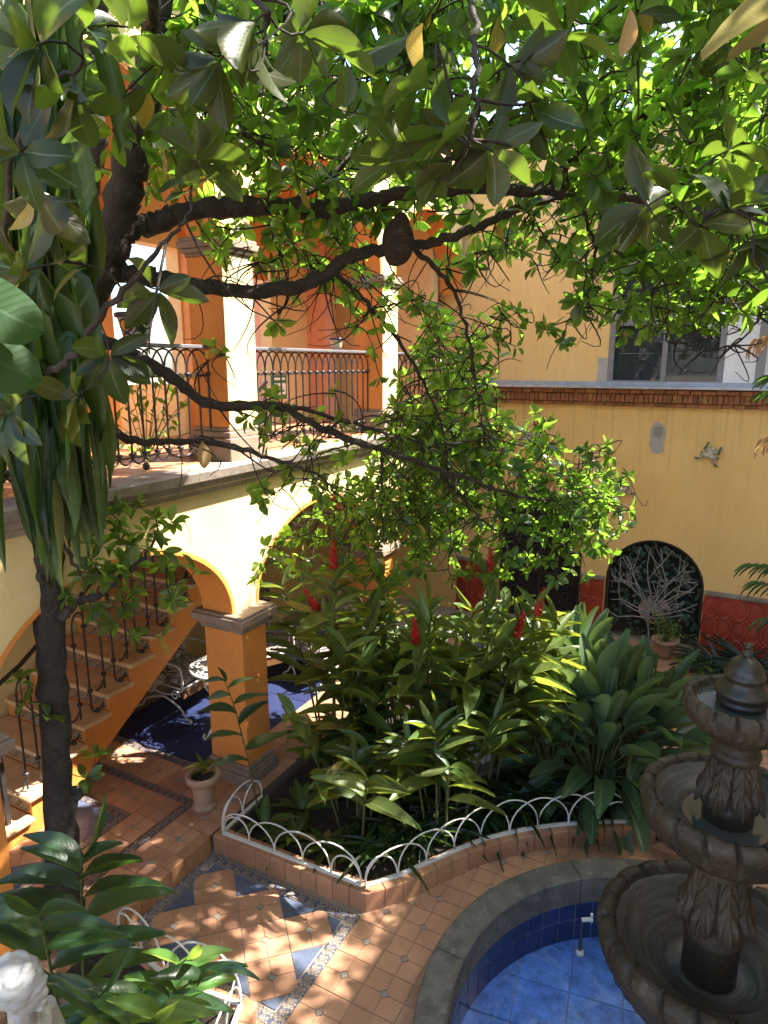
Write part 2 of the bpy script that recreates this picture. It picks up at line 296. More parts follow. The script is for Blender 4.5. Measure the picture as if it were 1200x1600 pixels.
def spline(pts, n=6):
    """Catmull-Rom through points"""
    P = [Vector(p) for p in pts]; P = [P[0]*2-P[1]]+P+[P[-1]*2-P[-2]]; out = []
    for i in range(1, len(P)-2):
        for k in range(n):
            t = k/n; a, b, c, d = P[i-1:i+3]
            out.append(.5*((2*b)+(c-a)*t+(2*a-5*b+4*c-d)*t*t+(3*b-a-3*c+d)*t**3))
    return out+[P[-2]]
def lerpr(r, n):
    x = np.linspace(0, len(r)-1, n); return list(np.interp(x, range(len(r)), r))

# leaf blades: x across, y along (0..1), z up
def blade(kind, n=5):
    ts = np.linspace(0, 1, n+1); vs = []; uv = []
    W = {'tree': lambda t: .5*math.sin(PI*min(1, t*.975+.015)**1.18)**.74, 'hang': lambda t: .5*min(1, (t*5)**.6+.3)*(1-t**4)**.9+.004, 'long': lambda t: .5*math.sin(PI*min(1, t*.95+.025)**.85)**.75,
         'strap': lambda t: .5*min(1, (t*6)**.6+.25)*(1-t**3.5)**.8+.004, 'paddle': lambda t: .5*math.sin(PI*min(1, t*.93+.04)**.95)**.62, 'round': lambda t: .5*math.sqrt(max(0, 1-(2*t-1)**2))+.01}[kind]
    fold = {'hang': .30, 'tree': .22, 'long': .20, 'strap': .28, 'paddle': .30, 'round': .08}[kind]; curl = {'hang': -.06, 'tree': -.10, 'long': -.30, 'strap': -.5, 'paddle': -.10, 'round': -.1}[kind]
    wav = {'hang': .02, 'tree': .018, 'long': .02, 'strap': .0, 'paddle': .012, 'round': .02}[kind]
    for i, t in enumerate(ts):
        wd = W(t); zc = curl*t*t
        for u in (-1, 0, 1): vs.append((u*wd, t, zc+abs(u)*wd*fold+wav*math.sin(9*t+u*1.7))); uv.append((u, t))
    fs = [(3*i+j, 3*i+j+1, 3*i+j+4, 3*i+j+3) for i in range(n) for j in (0, 1)]
    return np.array(vs), np.array(fs), np.array(uv)
BL = {k: blade(k, n) for k, n in (('tree', 7), ('hang', 8), ('long', 7), ('strap', 8), ('paddle', 8), ('round', 8))}
def frame(d, n):
    d = Vector(d).normalized(); n = Vector(n); x = d.cross(n)
    if x.length < 1e-4: x = d.orthogonal()
    x.normalize(); return np.array([x[:], d[:], x.cross(d)[:]]).T
def leaves_mesh(name, kind, items, mat):
    """items: (origin, 3x3 frame, length, width, droop) -> one mesh"""
    V, F, U = BL[kind]; n = len(items); nv = len(V); O = np.array([i[0] for i in items], float); Q = np.array([i[1] for i in items])
    S = np.array([(i[3], i[2], i[2]) for i in items]); L = V[None]*S[:, None, :]
    # z relief at the edges follows the width
    L[:, :, 2] = V[None, :, 2]*S[:, None, 2]*np.where(np.abs(V[None, :, 0]) > 1e-6, .8, 1)
    D = np.array([it[4] if len(it) > 4 else 0 for it in items]); TWI = np.array([it[5] if len(it) > 5 else 0 for it in items]); FO_ = np.array([it[6] if len(it) > 6 else 0 for it in items])
    L[:, :, 2] += -(D*S[:, 1])[:, None]*V[None, :, 1]**2+L[:, :, 0]*TWI[:, None]*V[None, :, 1]+np.abs(L[:, :, 0])*FO_[:, None]
    L[:, :, 0] += (TWI*.06*S[:, 1])[:, None]*np.sin(V[None, :, 1]*PI)
    G = np.einsum('nij,nvj->nvi', Q, L)+O[:, None, :]
    f = (F[None]+(np.arange(n)*nv)[:, None, None]).reshape(-1, 4)
    m = bpy.data.meshes.new(name); m.vertices.add(n*nv); m.vertices.foreach_set('co', G.reshape(-1)); nf = len(f)
    m.loops.add(nf*4); m.loops.foreach_set('vertex_index', f.reshape(-1).astype(np.int32)); m.polygons.add(nf)
    m.polygons.foreach_set('loop_start', np.arange(0, nf*4, 4, dtype=np.int32)); m.polygons.foreach_set('loop_total', np.full(nf, 4, dtype=np.int32))
    m.polygons.foreach_set('use_smooth', np.ones(nf, bool)); uvl = m.uv_layers.new(name='UVMap')
    uvl.data.foreach_set('uv', np.tile(U, (n, 1))[f.reshape(-1)].reshape(-1)); m.materials.append(M[mat]); m.update(); m.validate(); return m
_lm = {}
def leaf_obj(name, kind, item, mat, parent, shape=0):
    """one leaf as its own object, sharing a unit blade"""
    k = (kind, mat, round(item[3]/item[2], 1), shape)
    if k not in _lm: _lm[k] = leaves_mesh(name, kind, [(np.zeros(3), np.eye(3), 1, k[2], (0, .18, .4, .08, .28, -.06)[shape], (0, .25, -.3, -.5, .5, .3)[shape], (0, .1, 0, .35, -.25, .5)[shape])], mat)
    o = link(name, _lm[k], parent); q = item[1]
    mw = Matrix([[q[i][j]*item[2] for j in range(3)]+[item[0][i]] for i in range(3)]+[[0, 0, 0, 1]])
    o.matrix_world = mw
    if parent:
        pm = Matrix.Translation(parent.location) if not parent.parent else Matrix.Translation(parent.parent.location)@Matrix.Translation(parent.location)
        o.matrix_basis = pm.inverted()@mw
    return o
def rv(s=1.): return Vector((random.uniform(-s, s), random.uniform(-s, s), random.uniform(-s, s)))

# ================================================================== THE SETTING
UP = .15                                           # raised walkway level; the pool court lies at 0
tag(MB().add([(-300, -300, -.75), (300, -300, -.75), (300, 300, -.75), (-300, 300, -.75)], [(0, 1, 2, 3)]).build('ground', 'grout'), kind='structure')
PC = (0.11, 3.25)                                  # fountain and pool axis
def tile_mesh(name, s=1.0, c=.115, g=.015, mats=('terracotta', 'inlay')):
    """one unit square tile pressed with four clipped quarters round a diamond inlay"""
    mb = MB(); h = s/2; a = g*.5; e = h-g*.7
    for sx, sy in ((1, 1), (-1, 1), (-1, -1), (1, -1)):
        mb.prism([(sx*(c), sy*a), (sx*e, sy*a), (sx*e, sy*e), (sx*a, sy*e), (sx*a, sy*c)], -.02, 0)
    d = c-.018; mb.prism([(d, 0), (0, d), (-d, 0), (0, -d)], -.02, -.001, 1); return mb.mesh(name, list(mats))
def plain_tile(name, mat, g=.012):
    e = .5-g; b = .015
    mb = MB(); lo = [(-e, -e), (e, -e), (e, e), (-e, e)]; hi = [(x*(1-b/e), y*(1-b/e)) for x, y in lo]
    v = [(x, y, -.02) for x, y in lo]+[(x, y, -.006) for x, y in lo]+[(x, y, 0) for x, y in hi]
    f = [(i, (i+1) % 4, 4+(i+1) % 4, 4+i) for i in range(4)]+[(4+i, 4+(i+1) % 4, 8+(i+1) % 4, 8+i) for i in range(4)]+[(8, 9, 10, 11)]
    return mb.add(v, f).mesh(name, mat)
TM = tile_mesh('tile'); BT = plain_tile('blue_tile', 'bluetile', .006); BOR = plain_tile('border_tile', 'border', .004); BOR2 = plain_tile('border_tile', 'border2', .004); SLT = plain_tile('slate_tile', 'slatetile', .008)
def tiles(parent, mesh, x0, x1, y0, y1, z, s=.283, skip=None, name='tile', sy=None):
    nx = max(1, round((x1-x0)/s)); ny = max(1, round((y1-y0)/(sy or s))); dx = (x1-x0)/nx; dy = (y1-y0)/ny; k = 0
    for i in range(nx):
        for j in range(ny):
            cx, cy = x0+dx*(i+.5), y0+dy*(j+.5)
            if skip and skip(cx, cy): continue
            if mesh is TM and z == 0 and math.hypot(cx-PC[0], cy-PC[1]) < 1.62:      # cut to the pool's rim
                m2 = mesh.copy()
                for v in m2.vertices:
                    gx, gy = cx+v.co.x*dx-PC[0], cy+v.co.y*dy-PC[1]; rr = math.hypot(gx, gy)
                    if rr < 1.40: v.co.x = (gx*1.40/rr+PC[0]-cx)/dx; v.co.y = (gy*1.40/rr+PC[1]-cy)/dy
                link(name, m2, parent, (cx, cy, z), None, (dx, dy, .3)); continue
            o = link(name, mesh, parent, (cx, cy, z+random.uniform(-.0012, .0012)), None, (dx, dy, .3)); o.rotation_euler = (random.uniform(-.003, .003), random.uniform(-.003, .003), 0); k += 1
    return k

# planter outline (outer edge of the curb top)
PL = [(-3.36, 3.42), (-2.0, 3.46), (-1.80, 3.70), (-1.68, 3.90), (-1.42, 4.31), (-1.12, 4.62), (-.86, 4.82), (-.60, 4.99), (-.30, 5.15), (-.32, 6.70), (-3.36, 6.70)]
def inpoly(x, y, P):
    c = False; n = len(P)
    for i in range(n):
        (x1, y1), (x2, y2) = P[i], P[(i+1) % n]
        if (y1 > y) != (y2 > y) and x < (x2-x1)*(y-y1)/(y2-y1)+x1: c = not c
    return c
# --- lower court
# a slab with a round hole for the pool
mb = MB(); nseg = 72; ring = [(PC[0]+1.33*math.cos(2*PI*i/nseg), PC[1]+1.33*math.sin(2*PI*i/nseg)) for i in range(nseg)]
def edge_pt(x, y):
    dx, dy = x-PC[0], y-PC[1]; t = min([((3.2-PC[0])/dx if dx > 0 else (-3.40-PC[0])/dx) if abs(dx) > 1e-9 else 1e9, ((5.55-PC[1])/dy if dy > 0 else (-.6-PC[1])/dy) if abs(dy) > 1e-9 else 1e9])
    return (PC[0]+dx*t, PC[1]+dy*t)
ov = [edge_pt(*p) for p in ring]
mb.add([(x, y, -.006) for x, y in ring]+[(x, y, -.006) for x, y in ov], [(i, nseg+i, nseg+(i+1) % nseg, (i+1) % nseg) for i in range(nseg)])
lower = tag(mb.build('court_floor', 'grout'), kind='structure')
PX0, PX1, PY0, PY1 = -3.36, -2.02, 2.48, 3.42     # the patterned panel
def skip_low(x, y):
    if (x-PC[0])**2+(y-PC[1])**2 < 1.18**2: return True
    sh = [(x+a, y+b) for a in (-.1, .1) for b in (-.1, .1)]
    return all(inpoly(a, b, PL) for a, b in sh)
tiles(lower, TM, PX1, 1.66, 1.7, 5.38, 0, skip=skip_low)
tiles(lower, TM, -3.36, PX1, 1.63, PY0, 0)
# --- patterned panel: border of printed tiles round a diagonal field
pan = lower; bw = .085
tiles(pan, BOR2, PX0, PX1, PY1-bw, PY1, .001, .085, name='border_tile'); tiles(pan, BOR2, PX0, PX1, PY0, PY0+bw, .001, .085, name='border_tile')
tiles(pan, BOR2, PX0, PX0+bw, PY0+bw, PY1-bw, .001, .085, name='border_tile'); tiles(pan, BOR2, PX1-bw, PX1, PY0+bw, PY1-bw, .001, .085, name='border_tile')
ix0, ix1, iy0, iy1 = PX0+bw+.012, PX1-bw-.012, PY0+bw+.012, PY1-bw-.012; pcx, pcy = (PX0+PX1)/2, (PY0+PY1)/2
TERR = {(-2, 1), (0, 1), (-1, 0), (1, 0), (-2, -1), (2, 1), (2, -1), (0, -1)}
def diag(parent, cx, cy, a, b, x0, x1, y0, y1, terr, z, ex=0):
    for i in range(-5, 6):
        for j in range(-4, 5):
            if (i+j) % 2 == 0: continue
            px, py = cx+i*a, cy+j*b
            if (i, j) in terr:
                o = link('tile', TM, parent, (px, py, z), (0, 0, PI/4), (math.hypot(a, b)*.99, math.hypot(a, b)*.99, .3)); continue
            poly = clip([(px+a*.985, py), (px, py+b*.985), (px-a*.985, py), (px, py-b*.985)], x0, x1, y0, y1)
            if len(poly) >= 3: MB().prism([(x-px, y-py) for x, y in poly], -.006, 0).build('slate_tile', 'slatetile', parent, (px, py, z))
diag(pan, pcx, pcy, .21, .205, ix0, ix1, iy0, iy1, TERR, .0)
# --- raised walkway, gallery and far floor
mb = MB(); mb.box(-9, -3.41, -.6, 9.2, -.7, UP-.006); mb.box(-3.41, 4.5, 6.70, 9.2, -.7, UP-.006); mb.box(-.32, 4.5, 5.62, 6.70, -.7, UP-.0065)
walk = tag(mb.build('walkway_floor', 'grout'), kind='structure')
tiles(walk, TM, -3.76, -3.37, .9, 3.68, UP); tiles(walk, TM, -4.12, -3.845, .9, 3.60, UP)
tiles(walk, TM, -5.2, -4.12, 3.305, 3.60, UP); tiles(walk, TM, -5.4, -3.37, 3.685, 4.0, UP)
tiles(walk, TM, -3.92, -3.37, 4.0, 6.6, UP)
bs = .082
tiles(walk, BOR, -5.4, -3.92, 4.0, 4.08, UP+.001, bs, name='border_tile'); tiles(walk, BOR, -5.48, -5.4, 4.0, 6.4, UP+.001, bs, name='border_tile')
tiles(walk, BOR, -5.2, -3.765, 3.603, 3.683, UP+.001, bs, name='border_tile'); tiles(walk, BOR, -3.842, -3.762, 1.6, 3.60, UP+.001, bs, name='border_tile')
tiles(walk, BOR, -5.0, -4.122, 3.222, 3.302, UP+.001, bs, name='border_tile'); tiles(walk, BOR, -4.202, -4.122, 1.6, 3.22, UP+.001, bs, name='border_tile')
tiles(walk, BT, -5.4, -3.92, 4.085, 6.6, UP, .36, name='blue_tile')
diag(walk, -4.7, 2.6, .21, .21, -5.2, -4.205, 1.9, 3.22, {(i, j) for i in range(-2, 3) for j in range(-2, 3) if (abs(i)+abs(j)) < 3}, UP)
tiles(walk, TM, -.28, 2.6, 5.66, 6.7, UP); tiles(walk, TM, -3.3, 2.6, 6.74, 9.0, UP)
# grey stone step between court and far floor
st = thing('stone_step', 'grey stone step at the end of the curved planter curb', 'step', (.1, 5.4, 0))
for k, (a, b) in enumerate(((-.40, .25), (.255, .95), (.955, 1.65))): MB().box(a, b, -.19, .21, -.01, .155+.004*k, 0, .012).build('slab', 'coping', st)
# step riser along the walkway and the planter curb
cm = MB().box(-.5, .5, -.5, .5, -1, 0, 0, .04).mesh('curb_tile', 'curb')
def curb(parent, path, L=.142, wd=.115, z=UP+.004, h=.165, inset=1):
    pts = [Vector((x, y, 0)) for x, y in path]
    for a, b in zip(pts[:-1], pts[1:]):
        d = b-a; n = max(1, round(d.length/L)); t = d.normalized(); nrm = Vector((-t.y, t.x, 0))*inset
        for k in range(n):
            c_ = a+d*((k+.5)/n)+nrm*(wd/2); link('curb_tile', cm, parent, (c_.x, c_.y, z+random.uniform(-.001, .001)), (0, 0, math.atan2(t.y, t.x)), (d.length/n-.004, wd, h))
rs = thing('walkway_step', 'terracotta step edging between the walkway and the patterned court panel', 'step', (-3.36, 2.5, 0))
def curb_local(parent, path, **k):
    l = parent.location; curb(parent, [(x-l.x, y-l.y) for x, y in path], **k)
curb_local(rs, [(-3.36, 3.40), (-3.36, 1.6)], inset=-1, wd=.10)
planter = thing('planter_bed', 'curved garden bed edged with terracotta tiles beside the fountain', 'planter', (-2, 4.6, 0))
def smooth_path(P, n=4): return [(v.x, v.y) for v in spline([(x, y, 0) for x, y in P], n)]
ARC = smooth_path(PL[1:9], 3)
# resample the arc evenly so that the curb tiles are regular
def resample(P, L):
    P = [Vector((x, y, 0)) for x, y in P]; out = [P[0]]; acc = 0
    for a, b in zip(P[:-1], P[1:]):
        d = (b-a).length; s = L-acc
        while s <= d: out.append(a+(b-a)*(s/d)); s += L
        acc = (acc+d) % L
    return [(p.x, p.y) for p in out]
ARCR = resample(ARC, .145)
curb_local(planter, [(-3.36, 3.42), (-2.0, 3.46)]); curb_local(planter, ARCR, L=.145); curb_local(planter, [PL[8], PL[9], PL[10]])
inner = [(-3.30, 3.50), (-2.05, 3.54)]+[(x-.09, y+.07) for x, y in PL[2:9]]+[(-.40, 6.62), (-3.34, 6.62)]
sm = MB(); bmh = [(x+2, y-4.6) for x, y in inner]; sm.prism(bmh, -.1, .10); sm.build('soil_bed', 'soil', planter)
# --- pool: coping stones, wall tiles, floor tiles
pool = thing('fountain_pool', 'round fountain pool lined with blue tiles and rimmed in grey stone', 'pool', (PC[0], PC[1], 0))
RI, RO, PZ = 1.32, 1.49, -.33
def arcblock(r0, r1, a0, a1, z0, z1, n=5, bev=.012):
    mb = MB(); v = []; prof = [(r0, z0), (r0, z1-bev), (r0+bev, z1), (r1-bev, z1), (r1, z1-bev), (r1, z0)]
    for i in range(n+1):
        a = a0+(a1-a0)*i/n
        for r, z in prof: v.append((r*math.cos(a), r*math.sin(a), z))
    k = len(prof); f = [(i*k+j, (i+1)*k+j, (i+1)*k+(j+1) % k, i*k+(j+1) % k) for i in range(n) for j in range(k)]+[tuple(range(k)), tuple(range((n+1)*k-1, n*k-1, -1))]
    return mb.add(v, [x[::-1] for x in f])
for i in range(14):
    a = 2*PI*i/14; arcblock(RI-.02, RO, a+.002, a+2*PI/14-.002, -.01, .2+random.uniform(-.003, .003), 7).build('coping_stone', 'coping', pool)
MB().lathe([(RI+.0025, PZ-.02), (RI+.0025, .19)], 192).build('wall_backing', 'poolgrout', pool)
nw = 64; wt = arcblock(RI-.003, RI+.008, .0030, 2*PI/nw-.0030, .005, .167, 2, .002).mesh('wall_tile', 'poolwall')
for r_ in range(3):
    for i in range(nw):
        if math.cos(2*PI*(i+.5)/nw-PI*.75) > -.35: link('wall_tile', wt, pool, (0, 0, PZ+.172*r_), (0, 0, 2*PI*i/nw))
mb = MB(); mb.add([(1.34*math.cos(2*PI*i/64), 1.34*math.sin(2*PI*i/64), PZ-.008) for i in range(64)], [tuple(range(64))]); mb.build('pool_bed', 'poolgrout', pool)
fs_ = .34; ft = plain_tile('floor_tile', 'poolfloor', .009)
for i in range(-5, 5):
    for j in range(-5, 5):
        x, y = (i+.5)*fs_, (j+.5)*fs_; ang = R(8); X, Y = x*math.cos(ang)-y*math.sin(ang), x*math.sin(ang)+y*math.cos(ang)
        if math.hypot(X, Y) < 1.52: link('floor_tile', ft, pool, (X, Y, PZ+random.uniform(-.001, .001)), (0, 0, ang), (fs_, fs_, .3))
pp = thing('water_pipe', 'short black standpipe with valve rising from the blue pool floor', 'pipe', (-.66, 4.16, PZ))
MB().tube([(0, 0, 0), (0, 0, .30)], .012, 8).build('pipe', 'brass', pp); MB().lathe([(.001, 0), (.03, 0), (.03, .03), (.012, .04)], 12).build('flange', 'wire', pp)
MB().tube([(0, 0, .29), (.07, .02, .31)], .015, 8).tube([(.06, .02, .28), (.06, .02, .35)], .01, 6).build('valve', 'wire', pp)

# ------------------------------------------------------------------ left arcade building
bld = thing('arcade_building', 'yellow and orange two storey arcade building behind the stairs', 'building', (-3.6, 4.2, 0))
BO = Vector((-3.6, 4.2, 0))
def bp(mb, name, mat, parent=bld):
    mb.v = [(x-BO.x, y-BO.y, z-BO.z) for x, y, z in mb.v]; return mb.build(name, mat, parent)
FX, BX = -3.6, -3.92
def arch_wall(ya, yb, spring, rise, ztop, wmat, smat, edge=.035, n=28):
    c = (ya+yb)/2; h = (yb-ya)/2
    A = [(c-h*math.cos(PI*i/n), spring+rise*math.sin(PI*i/n)) for i in range(n+1)]
    A[0] = (ya, spring); A[-1] = (yb, spring)
    mb = MB()
    for (y0, z0), (y1, z1) in zip(A[:-1], A[1:]):
        mb.add([(FX, y0, z0), (FX, y1, z1), (FX, y1, ztop), (FX, y0, ztop)], [(0, 1, 2, 3)]); mb.add([(BX, y0, z0), (BX, y1, z1), (BX, y1, ztop), (BX, y0, ztop)], [(3, 2, 1, 0)])
    bp(mb, 'arch_wall', wmat)
    mb = MB(); e = .004
    for (y0, z0), (y1, z1) in zip(A[:-1], A[1:]): mb.add([(FX+e, y0, z0-.002), (FX+e, y1, z1-.002), (BX-e, y1, z1-.002), (BX-e, y0, z0-.002)], [(0, 3, 2, 1)])
    # the orange band turning the corner of the arch
    B = [(c-(h+edge)*math.cos(PI*i/n), spring+(rise+edge)*math.sin(PI*i/n)) for i in range(n+1)]
    for i in range(n): mb.add([(FX+e, *A[i]), (FX+e, *A[i+1]), (FX+e, *B[i+1]), (FX+e, *B[i])], [(0, 1, 2, 3)])
    bp(mb, 'arch_soffit', smat)
SP = 1.72; GT = 2.83
pil = [(-.62, 1.80), (1.80, 4.22), (4.22, 6.64), (6.64, 9.06)]
for a, b in pil: arch_wall(a+.17, b-.17, SP, .74, GT, 'yellow', 'orange')
for y in (1.80, 4.22, 6.64):
    mb = MB(); mb.box(FX, BX, y-.17, y+.17, SP, GT); 
    mb = MB(); mb.add([(FX, y-.17, SP), (FX, y+.17, SP), (FX, y+.17, GT), (FX, y-.17, GT)], [(0, 1, 2, 3)]); bp(mb, 'pier_wall', 'yellow')
    p = bp(MB().box(BX-.01, -3.52, y-.16, y+.16, UP+.18, 1.56, 0, .006), 'pillar', 'orange')
    mb = MB(); bx = [(.02, 1.56, 1.60), (.045, 1.60, 1.635), (.075, 1.635, 1.70), (.06, 1.70, 1.725)]
    for d, z0, z1 in bx: mb.box(BX-.01-d, -3.52+d, y-.16-d, y+.16+d, z0+.0005, z1, 0, .006)
    bp(mb, 'capital', 'capstone')
    mb = MB()
    for d, z0, z1 in ((.05, UP-.01, UP+.10), (.035, UP+.10, UP+.14), (.018, UP+.14, UP+.18)): mb.box(BX-.01-d, -3.52+d, y-.16-d, y+.16+d, z0, z1, 0, .006)
    bp(mb, 'plinth', 'capstone')
# slab, moulding and upper floor
bp(MB().box(-7.2, -3.6, -1.0, 9.0, GT+.004, 2.985), 'floor_slab', 'orange')
prof = [(-3.598, GT-.03), (-3.56, GT-.03), (-3.545, GT+.01), (-3.50, GT+.03), (-3.49, GT+.075), (-3.45, GT+.09), (-3.435, 2.985), (-3.45, 3.0), (-3.7, 3.0), (-3.7, GT-.0)]
k = 0; yy = -1.0
while yy < 8.9:
    L = min(.92, 8.99-yy); mb = MB(); v = [(x, yy+.002, z) for x, z in prof]+[(x, yy+L-.002, z) for x, z in prof]; q = len(prof)
    mb.add(v, [(i, (i+1) % q, q+(i+1) % q, q+i) for i in range(q)]+[tuple(range(q-1, -1, -1)), tuple(range(q, 2*q))]); bp(mb, 'moulding_stone', 'sill'); yy += L
uf = plain_tile('floor_tile', 'terrfloor', .008)
for i in range(7):
    for j in range(28): link('floor_tile', uf, bld, (-3.87-.3*i-BO.x, .75+.3*j-BO.y, 2.998), None, (.3, .3, .3))
bp(MB().box(-7.0, -3.72, -1, 9, 2.986, 2.993), 'floor_bed', 'grout')
ucol = (-.60, 1.85, 4.30, 6.85); US = 4.70
for y in ucol[1:]:
    bp(MB().box(-3.95, -3.60, y-.18, y+.18, 3.26, 4.56, 0, .006), 'column', 'orange')
    bp(MB().box(-3.60, -3.592, y-.178, y+.178, 3.262, 4.558), 'column_face', 'yellow')
    mb = MB()
    for d, z0, z1 in ((.05, 2.995, 3.18), (.03, 3.18, 3.23), (.012, 3.23, 3.26)): mb.box(-3.95-d, -3.60+d, y-.18-d, y+.18+d, z0+.0005, z1, 0, .006)
    bp(mb, 'column_base', 'capstone')
    mb = MB()
    for d, z0, z1 in ((.008, 4.56, 4.585), (.028, 4.585, 4.62), (.05, 4.62, 4.67), (.035, 4.67, 4.70)): mb.box(-3.95-d, -3.60+d, y-.18-d, y+.18+d, z0+.0005, z1, 0, .006)
    bp(mb, 'column_capital', 'capstone')
FX, BX = -3.62, -3.93
ub = list(zip(ucol[:-1], ucol[1:]))+[(6.85, 9.4)]
for a, b in ub: arch_wall(a+.18, min(b, 9.0)-.18 if b < 9 else 8.98, US, .88, 6.15, 'yellow', 'orange')
for y in ucol[1:]:
    bp(MB().add([(FX, y-.18, US), (FX, y+.18, US), (FX, y+.18, 6.15), (FX, y-.18, 6.15), (BX, y-.18, US), (BX, y+.18, US), (BX, y+.18, 6.15), (BX, y-.18, 6.15)], [(0, 1, 2, 3), (7, 6, 5, 4)]), 'pier_wall', 'yellow')
bp(MB().box(-7.2, -3.52, -1, 9, 6.151, 6.30, 0, .02), 'eave', 'salmon')
# inner walls with openings
def wall_x(x, y0, y1, z0, z1, holes, mat, name, th=.18):
    ys = sorted({y0, y1, *[h[0] for h in holes], *[h[1] for h in holes]})
    mb = MB()
    for a, b in zip(ys[:-1], ys[1:]):
        hs = sorted([(h[2], h[3]) for h in holes if h[0] < (a+b)/2 < h[1]]); z = z0
        for c_, d_ in hs+[(z1, z1)]:
            if c_ > z: mb.box(x-th, x, a, b, z, c_)
            z = d_
    bp(mb, name, mat)
wall_x(-5.66, -1, 9, UP-.01, GT+.003, [], 'yellow', 'inner_wall')
wall_x(-5.5, -1, 9, 2.99, 6.15, [(4.62, 5.62, 3.55, 4.95), (6.4, 7.2, 3.0, 5.0)], 'peach', 'upper_inner_wall')
for y in (4.44, 5.64): bp(MB().box(-5.5, -5.36, y-.16 if y < 5 else y, y+.16 if y < 5 else y+.30, 2.99, 6.0, 0, .01), 'pilaster', 'orange')
# cross arch over the upper gallery
mb = MB(); n = 20; cx = (-3.95-5.36)/2; hw = .70
A = [(cx-hw*math.cos(PI*i/n), 4.75+.62*math.sin(PI*i/n)) for i in range(n+1)]
for y in (6.70, 6.96):
    for (x0, z0), (x1, z1) in zip(A[:-1], A[1:]): mb.add([(x0, y, z0), (x1, y, z1), (x1, y, 6.1), (x0, y, 6.1)], [(0, 1, 2, 3) if y < 6.8 else (3, 2, 1, 0)])
for (x0, z0), (x1, z1) in zip(A[:-1], A[1:]): mb.add([(x0, 6.70, z0), (x1, 6.70, z1), (x1, 6.96, z1), (x0, 6.96, z0)], [(3, 2, 1, 0)])
bp(mb, 'cross_arch', 'orange')
bp(MB().box(-7.2, -5.2, 8.0, 8.2, 2.99, 6.1), 'end_wall', 'salmon'); bp(MB().box(-5.9, -3.95, 8.75, 8.95, 2.99, 6.1), 'end_wall', 'peach')
# little green notice hung behind the railing
sg = thing('wall_sign', 'small green and white framed notice low behind the balcony railing', 'sign', (-5.315, 7.06, 3.32))
MB().box(0, .012, -.16, .16, 0, .30, 0, .003).build('board', surf('sign_green', (.03, .16, .09), .5, .2, 20, 0), sg)
for z0, z1, a in ((.24, .27, .12), (.06, .20, .13)): MB().box(.0125, .016, -a, a, z0, z1).build('print_field', 'white', sg)
MB().box(.0165, .018, -.08, .10, .09, .12).build('print_mark', surf('sign_mark', (.05, .25, .14), .5, .1, 9, 0), sg); MB().box(.0165, .018, -.10, .03, .135, .16).build('print_mark', bpy.data.materials['sign_mark'], sg)

# ------------------------------------------------------------------ balcony railings
bar_m = MB().tube([(0, 0, 0), (0, 0, .64)], .0085, 6).mesh('baluster', 'iron')
col_m = MB().lathe([(.001, -.018), (.018, -.014), (.026, 0), (.018, .014), (.001, .018)], 8).mesh('collar', 'iron')
def railing(label, y0, y1, x=-3.78, z=3.0, top=.90):
    t = thing('balcony_railing', label, 'railing', (x, y0, z), 0, 'wrought iron railings of the upper gallery'); L = y1-y0; n = max(4, round(L/.115)); d = L/n
    MB().box(-.045, .045, 0, L, top-.03, top, 0, .006).build('top_rail', 'rail', t)
    MB().box(-.008, .008, 0, L, top-.24, top-.225).build('mid_rail', 'iron', t)
    am = MB().tube([(0, -d*math.cos(PI*i/10), .18*math.sin(PI*i/10)**.8) for i in range(11)], .0075, 5).mesh('gothic_arch', 'iron')
    bm_ = MB().tube([(0, -d/2*math.cos(PI*i/8), -.055*math.sin(PI*i/8)) for i in range(9)], .0075, 5).mesh('foot_scroll', 'iron')
    bl = MB().lathe([(.001, -.03), (.02, -.022), (.028, 0), (.02, .022), (.001, .03)], 10).mesh('ball_foot', 'iron')
    for i in range(n+1):
        y = min(L-.01, max(.01, i*d))
        b = link('baluster', bar_m, t, (0, y, .115), None, (1, 1, (top-.24-.115+.03)/.64)); 
        link('collar', col_m, b, (0, 0, .02)); link('collar', col_m, b, (0, 0, .63))
        if 0 < i < n: link('gothic_arch', am, t, (0, i*d, top-.215))
        if i < n: link('foot_scroll', bm_, t, (0, (i+.5)*d, .12))
        if i % 5 == 2: link('ball_foot', bl, t, (0, i*d, .035))
    MB().box(-.006, .006, 0, L, .105, .117).build('bottom_rail', 'iron', t)
    MB().tube([(0, L-.01, top-.05), (0, L+.03, top-.10), (0, L+.045, top-.2)], .009, 6).build('bracket', 'iron', t)
railing('balcony railing left of the sunlit column, with a flower pot on it', 2.03, 4.12); railing('balcony railing right of the sunlit column, nearest the far wall corner', 4.49, 6.67); railing('last balcony railing at the far end of the upper gallery', 7.04, 8.7)

# ------------------------------------------------------------------ staircase inside the gallery
SX0, SX1 = -5.62, -4.60; SY0, SZ0, TR, RI_ = 2.50, .15, .26, .170
sc = thing('staircase', 'orange staircase with stone treads climbing inside the arcade', 'staircase', (SX1, SY0, 0)); NS = 14
def nose(k): return SY0+TR*(k-1), SZ0+RI_*k      # y of nosing, z of tread top
poly = [(SY0-.02, SZ0-.02)]
for k in range(1, NS+1): y, z = nose(k); poly += [(y+.015, z-RI_-.035 if k > 1 else SZ0-.02), (y+.015, z-.04)]
y, z = nose(NS); poly += [(y+TR, z-.04), (y+TR, z-.30), (SY0+.42, SZ0-.02)]
poly = poly[1:]
